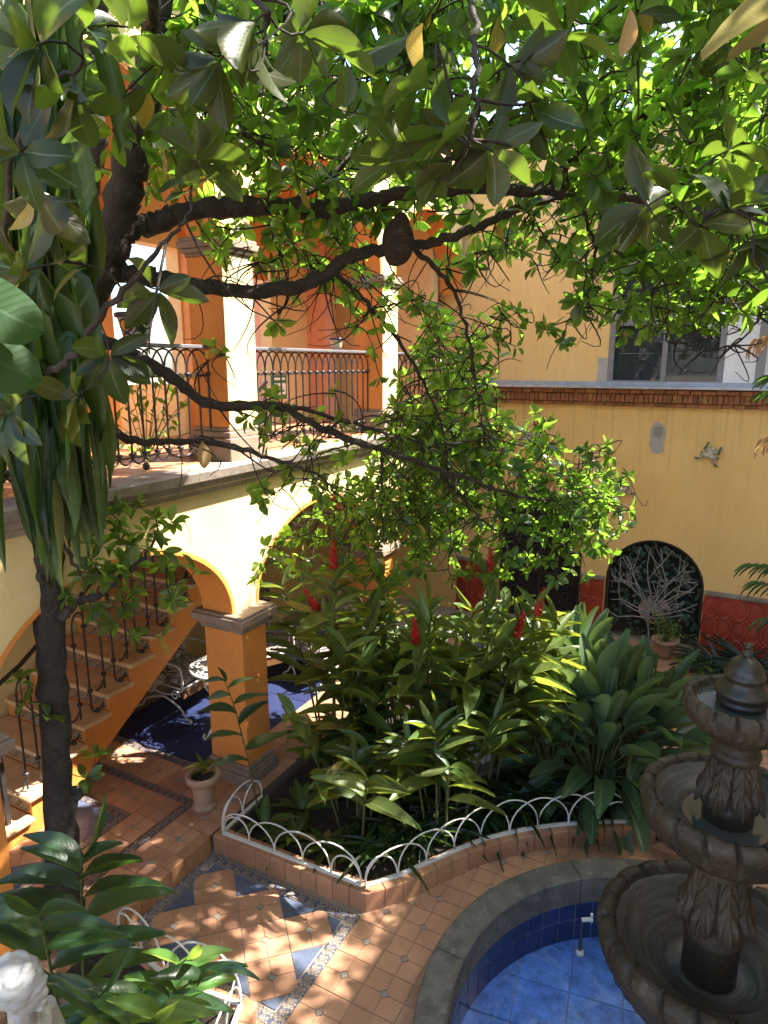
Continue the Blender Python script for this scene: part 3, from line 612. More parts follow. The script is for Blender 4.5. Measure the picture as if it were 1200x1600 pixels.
# side cheeks follow the steps
q = len(poly)
mb = MB(); mb.add([(0, y-SY0, z) for y, z in poly]+[(SX0-SX1, y-SY0, z) for y, z in poly], [tuple(range(q-1, -1, -1)), tuple(range(q, 2*q))]+[(i, (i+1) % q, q+(i+1) % q, q+i) for i in range(q)])
mb.build('flight', 'orange', sc)
trd = MB().box(SX0-SX1+.01, .05, -.03, TR+.01, -.04, 0, 0, .012).mesh('tread', surf('stair_tread', (.66, .44, .24), .55, .22, 6, .2, 50, c2=(.42, .24, .12), orand=.15, stain=((.24, .14, .08), 5, .55, .5)))
rt = MB().box(-.06, .06, -.006, 0, -.05, .05, 0, .002).mesh('riser_tile', 'stairborder')
for k in range(1, NS+1):
    y, z = nose(k); link('tread', trd, sc, (0, y-SY0, z))
    for i in range(7): link('riser_tile', rt, sc, (-.09-.128*i, y+.012-SY0, z-.105))
# stair railing: uprights on each tread with scrolled feet
sr = thing('stair_railing', 'black wrought iron railing with collars along the staircase', 'railing', (SX1-.06, SY0, 0))
rb = MB().tube([(0, 0, 0), (0, 0, .80)], .0095, 6).mesh('baluster', 'iron')
for k in range(2, NS+1):
    y, z = nose(k); y -= SY0
    for j, dy in enumerate((.04, .15)):
        b = link('baluster', rb, sr, (0, y+dy, z+(.055 if j else .02)), None, (1, 1, 1+.14*j)); link('collar', col_m, b, (0, 0, .13+.02*j)); link('collar', col_m, b, (0, 0, .66))
    MB().tube([(0, .15, .05), (0, .17, .015), (0, .21, .01), (0, .26, .04), (0, .28, .09)], .008, 6).build('foot_scroll', 'iron', sr, (0, y, z+.01))
    MB().tube([(0, .04, .10), (0, .0, .03), (0, -.05, .02)], .008, 6).build('foot_scroll', 'iron', sr, (0, y, z+.01))
    MB().lathe([(.001, -.024), (.017, -.017), (.024, 0), (.017, .017), (.001, .024)], 8).build('ball_foot', 'iron', sr, (0, y+.21, z+.02))
    MB().tube([(0, .04+.055*(1-math.cos(PI*i/8)), .80+.09*math.sin(PI*i/8)+.055*i/8) for i in range(9)], .008, 6).build('top_arch', 'iron', sr, (0, y, z+.02))
ya, za = nose(2); yb, zb = nose(NS)
MB().tube([(0, ya-SY0-.35, za+.60), (0, ya-SY0-.28, za+.80), (0, ya-SY0-.1, za+.95), (0, ya-SY0+.1, za+1.04), (0, yb-SY0+.1, zb+1.04)], .018, 8).build('handrail', 'iron', sr)
MB().box(-.016, .016, .10, .132, UP, 1.30).build('newel_post', 'iron', sr)

# ------------------------------------------------------------------ far wall
fwl = thing('courtyard_wall', 'ochre yellow courtyard wall with brick cornice and arched openings', 'wall', (-1.5, 9.0, 0)); FO = Vector((-1.5, 9, 0))
def fp(mb, name, mat, parent=fwl):
    mb.v = [(x-FO.x, y-FO.y, z-FO.z) for x, y, z in mb.v]; return mb.build(name, mat, parent)
YW = 9.0; XL, XR = -7.2, 4.5; CB = 3.24
DO = (-2.98, -1.78, 1.50, .60); NI = (-1.455, -.255, .95, .60)     # x0, x1, spring, rise
def face_arched(y, z0, z1, holes, n=20):
    mb = MB(); xs = [XL]
    for x0, x1, sp, rs_ in holes:
        mb.add([(xs[-1], y, z0), (x0, y, z0), (x0, y, z1), (xs[-1], y, z1)], [(0, 1, 2, 3)])
        c = (x0+x1)/2; h = (x1-x0)/2; A = [(c-h*math.cos(PI*i/n), sp+rs_*math.sin(PI*i/n)) for i in range(n+1)]
        for (a, za_), (b, zb_) in zip(A[:-1], A[1:]):
            mb.add([(a, y, za_), (b, y, zb_), (b, y, z1), (a, y, z1)], [(0, 1, 2, 3)]); mb.add([(a, y, za_), (b, y, zb_), (b, y+.3, zb_), (a, y+.3, za_)], [(0, 3, 2, 1)])
        for xx, fl in ((x0, 0), (x1, 1)): mb.add([(xx, y, z0), (xx, y+.3, z0), (xx, y+.3, sp), (xx, y, sp)], [(0, 1, 2, 3) if not fl else (3, 2, 1, 0)])
        xs.append(x1)
    mb.add([(xs[-1], y, z0), (XR, y, z0), (XR, y, z1), (xs[-1], y, z1)], [(0, 1, 2, 3)]); return mb
fp(face_arched(YW, UP-.02, CB, [DO, NI]), 'wall_face', 'ochre')
fp(MB().box(XL, XR, YW+.31, YW+.4, 0, CB), 'dark_backing', 'dark')  # near-black sheet behind the openings; their inner darkness is its colour
# cornice: three courses of single bricks under a zinc flashing
fp(MB().box(XL, XR, YW-.02, YW+.3, CB+.002, CB+.235), 'cornice_core', 'mortar')
bk = MB().box(-.5, .5, -1, 0, 0, 1, 0, .05).mesh('brick', 'brick')
def course(z, h, wd, proj_, roll=0):
    x = -3.9
    while x < 1.9:
        w_ = wd*random.uniform(.9, 1.1); o = link('brick', bk, fwl, (x+w_/2-FO.x, YW+.0-FO.y+random.uniform(-.004, .004)+.05, z+random.uniform(-.002, .002)), (random.uniform(-.02, .02), 0, random.uniform(-.02, .02)), (w_-.004, proj_+.05, h-.003)); x += w_
course(CB, .052, .125, .05); course(CB+.055, .105, .056, .085); course(CB+.163, .05, .135, .13); 
course(CB+.213, .03, .19, .15)
fp(MB().box(XL, XR, YW-.19, YW+.3, CB+.248, CB+.256).box(XL, XR, YW-.193, YW-.185, CB+.225, CB+.2475), 'flashing', 'sillmetal')
# upper storey, set back
YU = YW+.12; ZU = CB+.256
WX0, WX1, WZ0, WZ1 = -1.64, -.30, ZU+.012, 5.15
mb = MB(); mb.box(XL, WX0-.001, YU, YU+.25, ZU+.0, 6.7); mb.box(WX0-.001, WX1+.001, YU, YU+.25, WZ1, 6.7); fp(mb, 'upper_wall', 'ochre')
fp(MB().box(WX1+.001, .04, YU+.0, YU+.25, ZU, 5.3).box(.12, XR, YU+.01, YU+.25, ZU, 5.3), 'white_wall', 'white'); fp(MB().box(WX1+.001, XR, YU+.002, YU+.25, 5.301, 6.7), 'upper_wall', 'ochre')
fp(MB().box(.035, .125, YU-.03, YU+.24, ZU, 5.3, 0, .006), 'downpipe_casing', 'alu')
fp(MB().box(XL, XR, YU-.012, YU, ZU, ZU+.045), 'skirting_flashing', 'sillmetal')
fp(MB().box(-1.76, -1.645, YU-.003, YU-.0005, ZU+.05, ZU+.34), 'bare_patch', 'patch')
win = link('window', None, fwl, (WX0-FO.x, YU-FO.y, WZ0)); WW = WX1-WX0; WH = WZ1-WZ0
mb = MB()
for a, b in ((0, .07), (WW/2-.03, WW/2+.03), (WW-.07, WW)): mb.box(a, b, .0, .09, .0501, WH-.0501)
for a, b in ((0, .05), (.72, .86), (WH-.05, WH)): mb.box(.0, WW, -.006, .095, a, b)
mb.build('frame', 'alu', win)
for a, b in ((.07, WW/2-.03), (WW/2+.03, WW-.07)):
    for c_, d_ in ((.05, .72), (.86, WH-.05)): MB().box(a, b, .04, .05, c_, d_).build('pane', 'glass', win)
mb = MB()
for a in (.13, .75): mb.tube([(a, .035, .38), (a+.42, .035, .38)], .004, 4)
mb.build('pane_mark', 'alu', win)
# repair patch with a grey square
def blob(cx, cz, a, b, y, n=40, jit=.12, seed=3):
    rr = random.Random(seed); mb = MB(); pts = []
    for i in range(n):
        t = 2*PI*i/n; k_ = 1+rr.uniform(-jit, jit); s_ = (abs(math.cos(t))**4+abs(math.sin(t))**4)**-.25; pts.append((cx+a*math.cos(t)*k_*s_*.93, y, cz+b*math.sin(t)*k_*s_*.93))
    return mb.add(pts, [tuple(range(n))])
fp(blob(-.955, 2.86, .095, .20, YW-.003), 'bare_patch', 'patch'); fp(blob(-.955, 2.93, .055, .075, YW-.006, 24, .06, 5), 'filler_patch', 'patch2')
# red glazed dado with raised oval panels
def dado(label, x0, x1):
    t = thing('glazed_dado', label, 'wainscot', (x0, YW, 0), 0, 'red glazed dado along the courtyard wall'); L = x1-x0
    MB().box(0, L, -.02, .0, UP-.01, .93).build('backing', 'redpanel', t); MB().box(-.0, L, -.05, .0, .9305, .985, 0, .008).build('cap_rail', 'sill', t)
    a, b = .083, .135; nx = int(L/(2*a))+1
    pts = []
    for i in range(20):
        th = 2*PI*i/20; pts.append((a*.96*math.copysign(abs(math.cos(th))**.85, math.cos(th)), 0, b*.97*math.copysign(abs(math.sin(th))**1.05, math.sin(th))))
    om = MB(); om.tube(pts, .017, 6, closed=True); om.add([(x*.86, .004, z*.88) for x, y, z in pts]+[(0, -.012, 0)], [(i, (i+1) % 20, 20) for i in range(20)], 0, True); om = om.mesh('oval_panel', 'redpanel')
    dm = MB(); dm.add([(-.045, 0, 0), (0, 0, -.05), (.045, 0, 0), (0, 0, .05), (0, -.016, 0)], [(0, 1, 4), (1, 2, 4), (2, 3, 4), (3, 0, 4)]); dm = dm.mesh('diamond_boss', 'redpanel')
    for i in range(nx):
        for j in range(3):
            x = a*(2*i+1)
            if x+a < L+.02: link('oval_panel', om, t, (min(x, L-a), -.022, .93-.01-b*(2*j+1)))
            if x+a < L-.05 and j < 2: link('diamond_boss', dm, t, (a*(2*i+2), -.021, .93-.01-b*(2*j+2)))
dado('red glazed dado of oval panels right of the iron tree niche', -.245, 2.4); dado('short red glazed dado between the dark doorway and the iron tree niche', -1.77, -1.465); dado('red glazed dado between the arcade and the dark doorway', -3.58, -2.99)
# dark doorway grille
dg = thing('door_grille', 'black iron grille closing the dark arched doorway', 'gate', (DO[0], YW+.12, UP)); DW = DO[1]-DO[0]
MB().box(.02, .06, 0, .03, 0, 1.4).box(DW-.06, DW-.02, 0, .03, 0, 1.4).box(DW/2-.02, DW/2+.02, 0, .03, 0, 1.9).box(.06, DW-.06, 0, .025, .70, .73).build('frame', 'iron', dg)
hx = MB()
for i in range(9):
    for j in range(14):
        x = .10+i*.125+(.0625 if j % 2 else 0); z = .15+j*.13
        if x < DW-.08 and z < 1.75: hx.tube([(x+.05*math.cos(PI/3*q_+PI/6), .012, z+.062*math.sin(PI/3*q_+PI/6)) for q_ in range(6)], .005, 4, closed=True)
tag(hx.build('mesh_screen', 'iron', dg), kind='stuff')
# iron tree panel in the niche
tp = thing('iron_tree_panel', 'arched niche panel with silver tree branches and dark green iron leaves', 'panel', ((NI[0]+NI[1])/2, YW+.05, UP))
NH, NWD = NI[2]-UP, (NI[1]-NI[0])/2
fr = [(-NWD+.02, 0, .0), (-NWD+.02, 0, NH)]+[(-(NWD-.02)*math.cos(PI*i/20), 0, NH+.58*math.sin(PI*i/20)) for i in range(1, 20)]+[(NWD-.02, 0, NH), (NWD-.02, 0, .0)]
MB().tube(fr, .016, 6).build('frame', 'iron', tp)
rt_ = random.Random(5)
def inniche(x, z): return abs(x) < NWD-.05 and z > .03 and (z < NH or (x/(NWD-.05))**2+((z-NH)/.54)**2 < 1)
brm = []
def grow(p, ang, ln, r, dep):
    pts = [p]; a = ang
    n_ = 5
    for i in range(n_):
        a += rt_.uniform(-.22, .22); x, z = pts[-1][0]+math.cos(a)*ln/n_, pts[-1][2]+math.sin(a)*ln/n_
        if not inniche(x, z): break
        pts.append((x, rt_.uniform(-.012, .012), z))
        if dep < 4 and i >= 1 and rt_.random() < .72: grow(pts[-1], a+rt_.choice((-1, 1))*rt_.uniform(.5, .95), ln*rt_.uniform(.5, .72), r*.7, dep+1)
    if len(pts) > 1: brm.append((pts, r))
grow((0, 0, .0), PI/2, .62, .013, 0)
for a_ in (.05, .3, .55, .8, 1.05, 1.3, 1.8, 2.05, 2.3, 2.6, 2.85, 3.1): grow((0.02*math.cos(a_), 0, .32+.14*math.sin(a_)), a_, .98, .010, 2)
for pts, r in brm: MB().tube(pts, lerpr([r, r*.5], len(pts)), 5).build('branch', 'silver', tp)
lm_ = MB(); V_, F_, U_ = BL['tree']; lm_.add([(x*.045, z*.03, y*.075) for x, y, z in V_], [tuple(f) for f in F_]); lm_ = lm_.mesh('iron_leaf', 'ironleaf')
c_ = 0
while c_ < 290:
    x, z = rt_.uniform(-NWD, NWD), rt_.uniform(.03, NH+.56)
    if inniche(x, z): link('iron_leaf', lm_, tp, (x, rt_.uniform(.01, .035), z), (rt_.uniform(-.4, .4), rt_.uniform(-PI, PI), rt_.uniform(-.5, .5))); c_ += 1
MB().lathe([(.001, 0), (.15, .0), (.19, .01), (.20, .025), (.18, .035), (.001, .05)], 28).build('round_plaque', 'pinkstone', tp, (.03, .11, .42), (PI/2, 0, 0))
# unseen wing east of the court that shades the fountain
ew = thing('shade_wing', 'unseen ochre wing added opposite the arcade to shade the fountain', 'building', (3.2, 3, 0))
MB().box(0, 3, -5, 9, -.7, 7.5).build('wall', 'ochre', ew); MB().box(-.2, 3.2, -5.2, 9.2, 7.501, 7.62, 0, .02).build('eave', 'sill', ew)

# ================================================================== FOUNTAIN
ft = thing('fountain', 'tall dark stone fountain with three scalloped basins', 'fountain', (PC[0], PC[1], 0))
def chip(th, z, a=.0035):
    return a*(math.sin(th*7.3+z*41)*math.sin(th*13.1-z*23+1.7)+.7*math.sin(th*29.7+z*97)*math.sin(z*71+th*17.3)+.5*math.sin(th*61+z*53+2)*math.sin(z*140-th*37))
def basin(prof, nr, rim0, rim1, depth, mats='stone'):
    """gadrooned basin: ribs cut between profile rows rim0..rim1, little scallops under the rim"""
    n = nr*18
    def fn(th, i, r, z):
        ph = (th*nr/(2*PI)+.30*(i-rim0)/max(1, rim1-rim0)) % 1; tw = abs(ph-.5)*2              # 1 at the groove
        if rim0 <= i <= rim1:
            k = math.sin(PI*(i-rim0+.7)/(rim1-rim0+1.4)); g = max(0, (tw-.86)/.14)**.5; lump = math.cos((ph-.5)*PI)*.25
            return r-depth*k*g*1.25+depth*k*lump*.4+chip(th, z), z-depth*.45*k*g+chip(th*1.3, r, .003)
        if rim0-3 <= i < rim0: return r+depth*.45*abs(math.cos(th*nr))*(1 if i == rim0-2 else .5), z
        return r+chip(th, z, .0025), z
    return MB().lathe(prof, n, fn=fn)
def acanthus(r0, r1, z0, z1, nl, flare):
    """collar of carved leaves, tips curling outward at z0"""
    rows = 30; n = nl*28; prof = [(r0+(r1-r0)*t, z0+(z1-z0)*t) for t in (i/rows for i in range(rows+1))]
    def fn(th, i, r, z):
        t = i/rows; ph = (th*nl/(2*PI)) % 1; u = abs(ph-.5)*2
        lip = flare*math.exp(-((t-.07)/.20)**2)*(1-.50*u**3)+flare*.35*math.exp(-((t-.5)/.25)**2)
        rib = .011*max(0, 1-u*6)*(1-t*.5); vein = .0055*math.sin(15*(t*1.15+u*.55))*(1-max(0, 1-u*6))*(1-t*.3); gap = -.022*max(0, (u-.86)/.14)*(1-t*.5)
        lobes = .010*math.cos(u*PI*3.5)*max(0, 1-t*5)
        tip = -.045*(1-u**2)*max(0, 1-t*2.2)**2-.02*abs(math.cos(u*PI*2.5))*max(0, 1-t*6)
        return r+lip+rib+vein+gap+lobes, z+tip
    mb = MB().lathe(prof, n, fn=fn); mb.lathe([(r0*.9, z0+.02), fn(0, 0, r0, z0)], n, fn=lambda th, i, r, z: (r, z) if i == 0 else fn(th, 0, r0, z0)); return mb
MB().lathe([(.36, PZ), (.36, PZ+.10), (.33, PZ+.12), (.30, PZ+.14), (.27, PZ+.30), (.20, PZ+.36), (.165, .08), (.15, .26)], 48).build('pedestal', 'stone', ft)
acanthus(.15, .15, .17, .44, 8, .085).build('leaf_collar', 'stone', ft)
B3 = [(.15, .43), (.20, .455), (.27, .49), (.34, .55), (.40, .63), (.445, .715), (.475, .765), (.49, .785), (.51, .82), (.532, .87), (.543, .92), (.540, .955), (.520, .985), (.492, .995), (.470, .985), (.462, .965), (.445, .945), (.40, .90), (.34, .855), (.29, .825), (.27, .80), (.22, .785), (.21, .768), (.12, .76)]
basin(B3, 20, 8, 14, .046).build('basin', 'stone', ft); 
MB().lathe([(.455, .953), (.447, .950), (.40, .9045), (.34, .8595), (.29, .8295), (.27, .8045), (.22, .7895), (.21, .7725), (.12, .7645)], 96).build('bowl_lining', 'bowl', ft)
MB().lathe([(.128, .755), (.126, .98), (.134, .99), (.138, 1.02), (.130, 1.035), (.134, 1.10), (.128, 1.13), (.122, 1.2)], 40).build('column', 'stone', ft)
acanthus(.125, .108, 1.135, 1.38, 8, .052).build('leaf_collar', 'stone', ft)
MB().lathe([(.108, 1.36), (.118, 1.375), (.108, 1.40), (.104, 1.43), (.125, 1.45), (.15, 1.465)], 40).build('column_neck', 'stone', ft)
B2 = [(.12, 1.44), (.16, 1.455), (.21, 1.475), (.26, 1.505), (.30, 1.54), (.33, 1.575), (.348, 1.595), (.358, 1.605), (.372, 1.635), (.388, 1.675), (.396, 1.71), (.392, 1.735), (.375, 1.757), (.355, 1.762), (.338, 1.752), (.332, 1.737), (.32, 1.722), (.28, 1.69), (.235, 1.662), (.20, 1.645), (.185, 1.628), (.10, 1.62)]
basin(B2, 18, 8, 14, .038).build('basin', 'stone', ft)
MB().lathe([(.327, 1.7315), (.32, 1.7265), (.28, 1.6945), (.235, 1.6665), (.20, 1.6495), (.185, 1.6325), (.10, 1.6245)], 80).build('bowl_lining', 'bowl', ft)
MB().lathe([(.10, 1.648), (.197, 1.648)], 48).build('water', 'water', ft)
MB().lathe([(.112, 1.615), (.111, 1.70), (.117, 1.71), (.117, 1.735), (.112, 1.745), (.115, 1.78), (.108, 1.80)], 36).build('column', 'stone', ft)
acanthus(.108, .094, 1.795, 1.97, 8, .036).build('leaf_collar', 'stone', ft)
MB().lathe([(.094, 1.96), (.106, 1.975), (.112, 1.995), (.104, 2.015), (.092, 2.02), (.095, 2.06), (.11, 2.085)], 36).build('column_neck', 'stone', ft)
B1 = [(.10, 2.075), (.125, 2.08), (.155, 2.095), (.18, 2.115), (.198, 2.135), (.21, 2.15), (.218, 2.162), (.226, 2.172), (.236, 2.19), (.245, 2.215), (.247, 2.24), (.242, 2.257), (.230, 2.27), (.216, 2.273), (.205, 2.266), (.200, 2.255), (.194, 2.24), (.17, 2.215), (.10, 2.20)]
basin(B1, 16, 8, 14, .026).build('basin', 'stone', ft); MB().lathe([(.09, 2.232), (.196, 2.232)], 48).build('water', 'water', ft)
MB().lathe([(.102, 2.20), (.102, 2.245), (.106, 2.25), (.106, 2.258), (.101, 2.262), (.101, 2.285), (.117, 2.292), (.119, 2.305), (.112, 2.315), (.095, 2.325), (.084, 2.345), (.080, 2.365), (.088, 2.372), (.088, 2.384), (.078, 2.392), (.074, 2.41), (.062, 2.437), (.04, 2.458), (.018, 2.468), (.015, 2.475), (.001, 2.476)], 36).build('crown_piece', 'stonedk', ft)
MB().lathe([(.014, 2.468), (.022, 2.475), (.022, 2.492), (.014, 2.497), (.013, 2.505), (.018, 2.51), (.018, 2.528), (.001, 2.532)], 14).build('finial', 'stonedk', ft)

# ================================================================== WIRE FENCES
def wire_fence(label, path, z, pitch=.25, h=.25):
    P = [Vector((x, y, z)) for x, y in resample(path, pitch)]; t = thing('wire_fence', label, 'fence', P[0]); O = P[0]
    mb = MB(); n = len(P)
    for a, b in zip(P[:-1], P[1:]):
        d = (b-a); s_ = d.normalized().cross(Vector((0, 0, 1)))*.012; q = [a-s_, a+s_, b+s_, b-s_]
        mb.add([v-O for v in q]+[v-O+Vector((0, 0, .02)) for v in q], [(4, 5, 6, 7), (0, 1, 5, 4), (1, 2, 6, 5), (2, 3, 7, 6), (3, 0, 4, 7), (3, 2, 1, 0)])
    mb.build('base_strip', 'wire', t)
    for i in range(-1, n-1):
        a = P[max(i, 0)]; b = P[min(i+2, n-1)]; m_ = P[i+1] if i >= 0 and i+2 < n else (a+b)/2; half = i < 0 or i+2 >= n
        off = Vector((random.uniform(-.006, .006), random.uniform(-.006, .006), (i % 2)*.003)); pts = []; hv = random.uniform(.92, 1.06); lean_ = Vector((random.uniform(-.022, .022), random.uniform(-.022, .022), 0))
        for k in range(15):
            s_ = k/14; c_ = (1-math.cos(PI*s_))/2; base = (a.lerp(m_, c_*2) if c_ < .5 else m_.lerp(b, c_*2-1)); pts.append(base-O+off+Vector((0, 0, .018+(h*.72 if half else h)*hv*math.sin(PI*s_)**.85))+lean_*math.sin(PI*s_))
        MB().tube(pts, .0062, 6).build('wire_arch', 'wire', t)
wire_fence('white wire arch fence along the front edge of the curved planter bed', [(-3.29, 3.47), (-2.035, 3.515)], UP+.004, .245)
wire_fence('white wire arch fence following the curved planter curb round the fountain', [(-2.035, 3.515)]+[(x-.055, y+.045) for x, y in ARC[2:]][:-1]+[(-.36, 5.20)], UP+.004, .25)
wire_fence('short white wire fence running back beside the clay urn', [(-3.30, 3.48), (-3.31, 4.0)], UP+.004, .25)
wire_fence('white wire fence at the far end of the planter below the paddle leaves', [(-.38, 5.3), (-.38, 6.6)], UP+.004, .25)
FP2 = [(-3.28, 2.45), (-2.75, 2.36), (-2.24, 2.44), (-2.10, 2.0), (-2.06, 1.5)]
wire_fence('white wire fence of the foreground bed beside the tree trunk', FP2, .10, .26, .30)
bed2 = thing('foreground_bed', 'low planted bed at the foot of the tree trunk', 'planter', (-2.7, 1.9, 0))
curb_local(bed2, [(-3.34, 2.5), (-2.75, 2.42), (-2.18, 2.5), (-2.03, 2.0), (-2.0, 1.2)], z=.10, h=.11, inset=-1, wd=.09)
MB().prism([(x+2.7, y-1.9) for x, y in [(-3.7, 2.42), (-3.3, 2.45), (-2.75, 2.34), (-2.26, 2.42), (-2.12, 2.0), (-2.09, .9), (-3.7, .9)]], -.02, .085).build('soil_bed', 'soil', bed2)

# ================================================================== FURNITURE under the stairs
def chair(label, loc, rz):
    t = thing('iron_armchair', label, 'chair', loc, rz, 'white iron armchairs in the gallery'); W, D = .30, .27    # faces +X, width along Y
    for s in (-1, 1):
        y = s*W; mb = MB()
        mb.tube(spline([(D+.06, y, .02), (D+.10, y, .035), (D+.09, y, .06), (D+.03, y, .07), (D-.04, y, .16), (.05, y, .235), (-.05, y, .235), (-D+.02, y, .16), (-D-.05, y, .07), (-D-.12, y, .05), (-D-.13, y, .02)], 4), .011, 6); mb.build('scroll_leg', 'wire', t)
        for sx in (-1, 1):
            c_ = Vector((sx*.17, y, .29)); MB().tube([c_+Vector((math.cos(a)*r, 0, math.sin(a)*r)) for a, r in ((k*.5, .065-.0032*k) for k in range(17))], .008, 5).build('scroll_ring', 'wire', t)
        MB().tube(spline([(D, y, .38), (D+.01, y, .46), (D+.0, y, .56), (D-.06, y, .62), (-D+.05, y, .63), (-D, y, .60)], 4), .012, 6).build('armrest', 'wire', t)
        MB().tube(spline([(D, y, .36), (.15, y, .30), (0, y, .275), (-.15, y, .30), (-D, y, .36)], 4), .010, 6).build('side_bow', 'wire', t)
        MB().tube([(-D, y, .36), (-D-.06, y, .95)], .012, 6).build('back_post', 'wire', t)
    MB().tube([(D, -W, .38), (D, W, .38), (-D, W, .38), (-D, -W, .38)], .012, 6, closed=True).build('seat_frame', 'wire', t)
    MB().box(D-.02, D-.008, -W+.02, W-.02, .26, .37).build('apron', 'rustpanel', t)
    MB().box(-D+.02, D-.01, -W+.02, W-.02, .385, .46, 0, .03).build('seat_cushion', 'cushion', t)
    b = MB().box(-.04, .04, -W+.03, W-.03, 0, .55, 0, .03).build('back_cushion', 'cushion', t, (-D+.04, 0, .44), (0, -.12, 0))
    MB().tube([(-D-.06, -W, .95), (-D-.07, -W*.5, 1.0), (-D-.07, W*.5, 1.0), (-D-.06, W, .95)], .012, 6).build('back_rail', 'wire', t)
chair('white iron armchair with patterned cushion tucked under the stairs', (-5.04, 4.86, UP), 0)
chair('white iron armchair partly hidden behind the near orange pillar', (-4.72, 5.75, UP), -.5)
chair('white iron armchair beyond the pillar, half hidden by ginger leaves', (-4.1, 6.15, UP), -1.9)
tb = thing('iron_table', 'round white iron table with pierced lace top beside the pillar', 'table', (-4.34, 4.68, UP))
MB().lathe([(.001, .685), (.17, .685), (.17, .695), (.001, .695)], 32).build('table_top', 'wire', tb)
mb = MB()
for r in (.17, .235, .30): mb.tube([(r*math.cos(2*PI*i/40), r*math.sin(2*PI*i/40), .69) for i in range(40)], .009 if r < .3 else .014, 5, closed=True)
for i in range(22):
    a = 2*PI*i/22
    for r0, r1, d in ((.17, .235, .14), (.235, .30, -.14), (.17, .235, -.14), (.235, .30, .14)): mb.tube([(r0*math.cos(a), r0*math.sin(a), .69), (r1*math.cos(a+d), r1*math.sin(a+d), .69)], .006, 4)
mb.build('lace_rim', 'wire', tb)
for k in range(3):
    a = 2*PI*k/3+.5; MB().tube(spline([(.16*math.cos(a), .16*math.sin(a), .68), (.22*math.cos(a), .22*math.sin(a), .55), (.07*math.cos(a), .07*math.sin(a), .36), (.12*math.cos(a), .12*math.sin(a), .16), (.25*math.cos(a), .25*math.sin(a), .03), (.29*math.cos(a), .29*math.sin(a), .05), (.27*math.cos(a), .27*math.sin(a), .08)], 5), .012, 6).build('scroll_leg', 'wire', tb)
MB().tube([(.09*math.cos(2*PI*i/20), .09*math.sin(2*PI*i/20), .36) for i in range(20)], .009, 5, closed=True).build('leg_ring', 'wire', tb)

# ================================================================== POTS
up_ = thing('clay_urn', 'weathered clay urn with a young plant at the foot of the pillar', 'pot', (-3.66, 3.66, UP))
MB().lathe([(.001, 0), (.10, 0), (.10, .03), (.085, .04), (.075, .06), (.085, .075), (.088, .10), (.093, .20), (.098, .24), (.13, .25), (.142, .265), (.142, .30), (.13, .315), (.108, .31), (.10, .285), (.001, .275)], 28, fn=lambda th, i, r, z: (r+(.004*math.cos(th*14) if 11 <= i <= 13 else 0), z)).build('urn', 'clay', up_)
MB().lathe([(.001, .287), (.104, .284)], 20).build('soil', 'soil', up_)
def pot(label, loc, s, mats, name='flower_pot'):
    t = thing(name, label, 'pot', loc); MB().lathe([(.001, 0), (.07*s, 0), (.085*s, .05*s), (.105*s, .14*s), (.11*s, .155*s)], 28).build('pot_body', mats[0], t)
    MB().lathe([(.11*s, .155*s), (.125*s, .16*s), (.127*s, .185*s), (.112*s, .19*s), (.10*s, .165*s), (.001, .16*s)], 28).build('pot_rim', mats[1], t); return t
p1 = pot('dark glazed pot painted with sunflowers on the balcony railing', (-3.78, 3.42, 3.9), 1.05, ('talpot', 'potrim'))
p2 = pot('small painted pot near the far end of the second railing', (-3.78, 6.02, 3.9), .62, ('palegreen', 'potrim'))
p3 = pot('shallow clay bowl with a leafy bush before the iron tree niche', (-.62, 8.62, UP), 1.3, ('clay', 'clay'), 'clay_bowl')

# ================================================================== ORNAMENTS
def blobmesh(name, balls, voxel, mat, parent=None, loc=None, rot=None, smooth=2):
    """union of ellipsoids and tapered limbs turned into one continuous skin"""
    bm = bmesh.new()
    for b in balls:
        if b[0] == 'e':
            _, c_, r_ = b[:3]; q = Matrix.Translation(c_)@(b[3] if len(b) > 3 else Matrix())@Matrix.Diagonal((*r_, 1)); bmesh.ops.create_icosphere(bm, subdivisions=3, radius=1, matrix=q)
        else:
            mb = MB().tube(b[1], b[2], 10); vv = [bm.verts.new(v) for v in mb.v]
            for f in mb.f:
                try: bm.faces.new([vv[i] for i in f])
                except ValueError: pass
    m = bpy.data.meshes.new(name); bm.to_mesh(m); bm.free(); o = bpy.data.objects.new('tmp', m); COL.objects.link(o)
    rm = o.modifiers.new('r', 'REMESH'); rm.mode = 'VOXEL'; rm.voxel_size = voxel; rm.use_smooth_shade = True
    sm_ = o.modifiers.new('s', 'SMOOTH'); sm_.iterations = smooth; sm_.factor = .5
    dg_ = bpy.context.evaluated_depsgraph_get(); me = bpy.data.meshes.new_from_object(o.evaluated_get(dg_)); bpy.data.objects.remove(o); me.name = name
    me.materials.clear(); me.materials.append(M[mat]); me.polygons.foreach_set('use_smooth', np.ones(len(me.polygons), bool)); return link(name, me, parent, loc, rot)
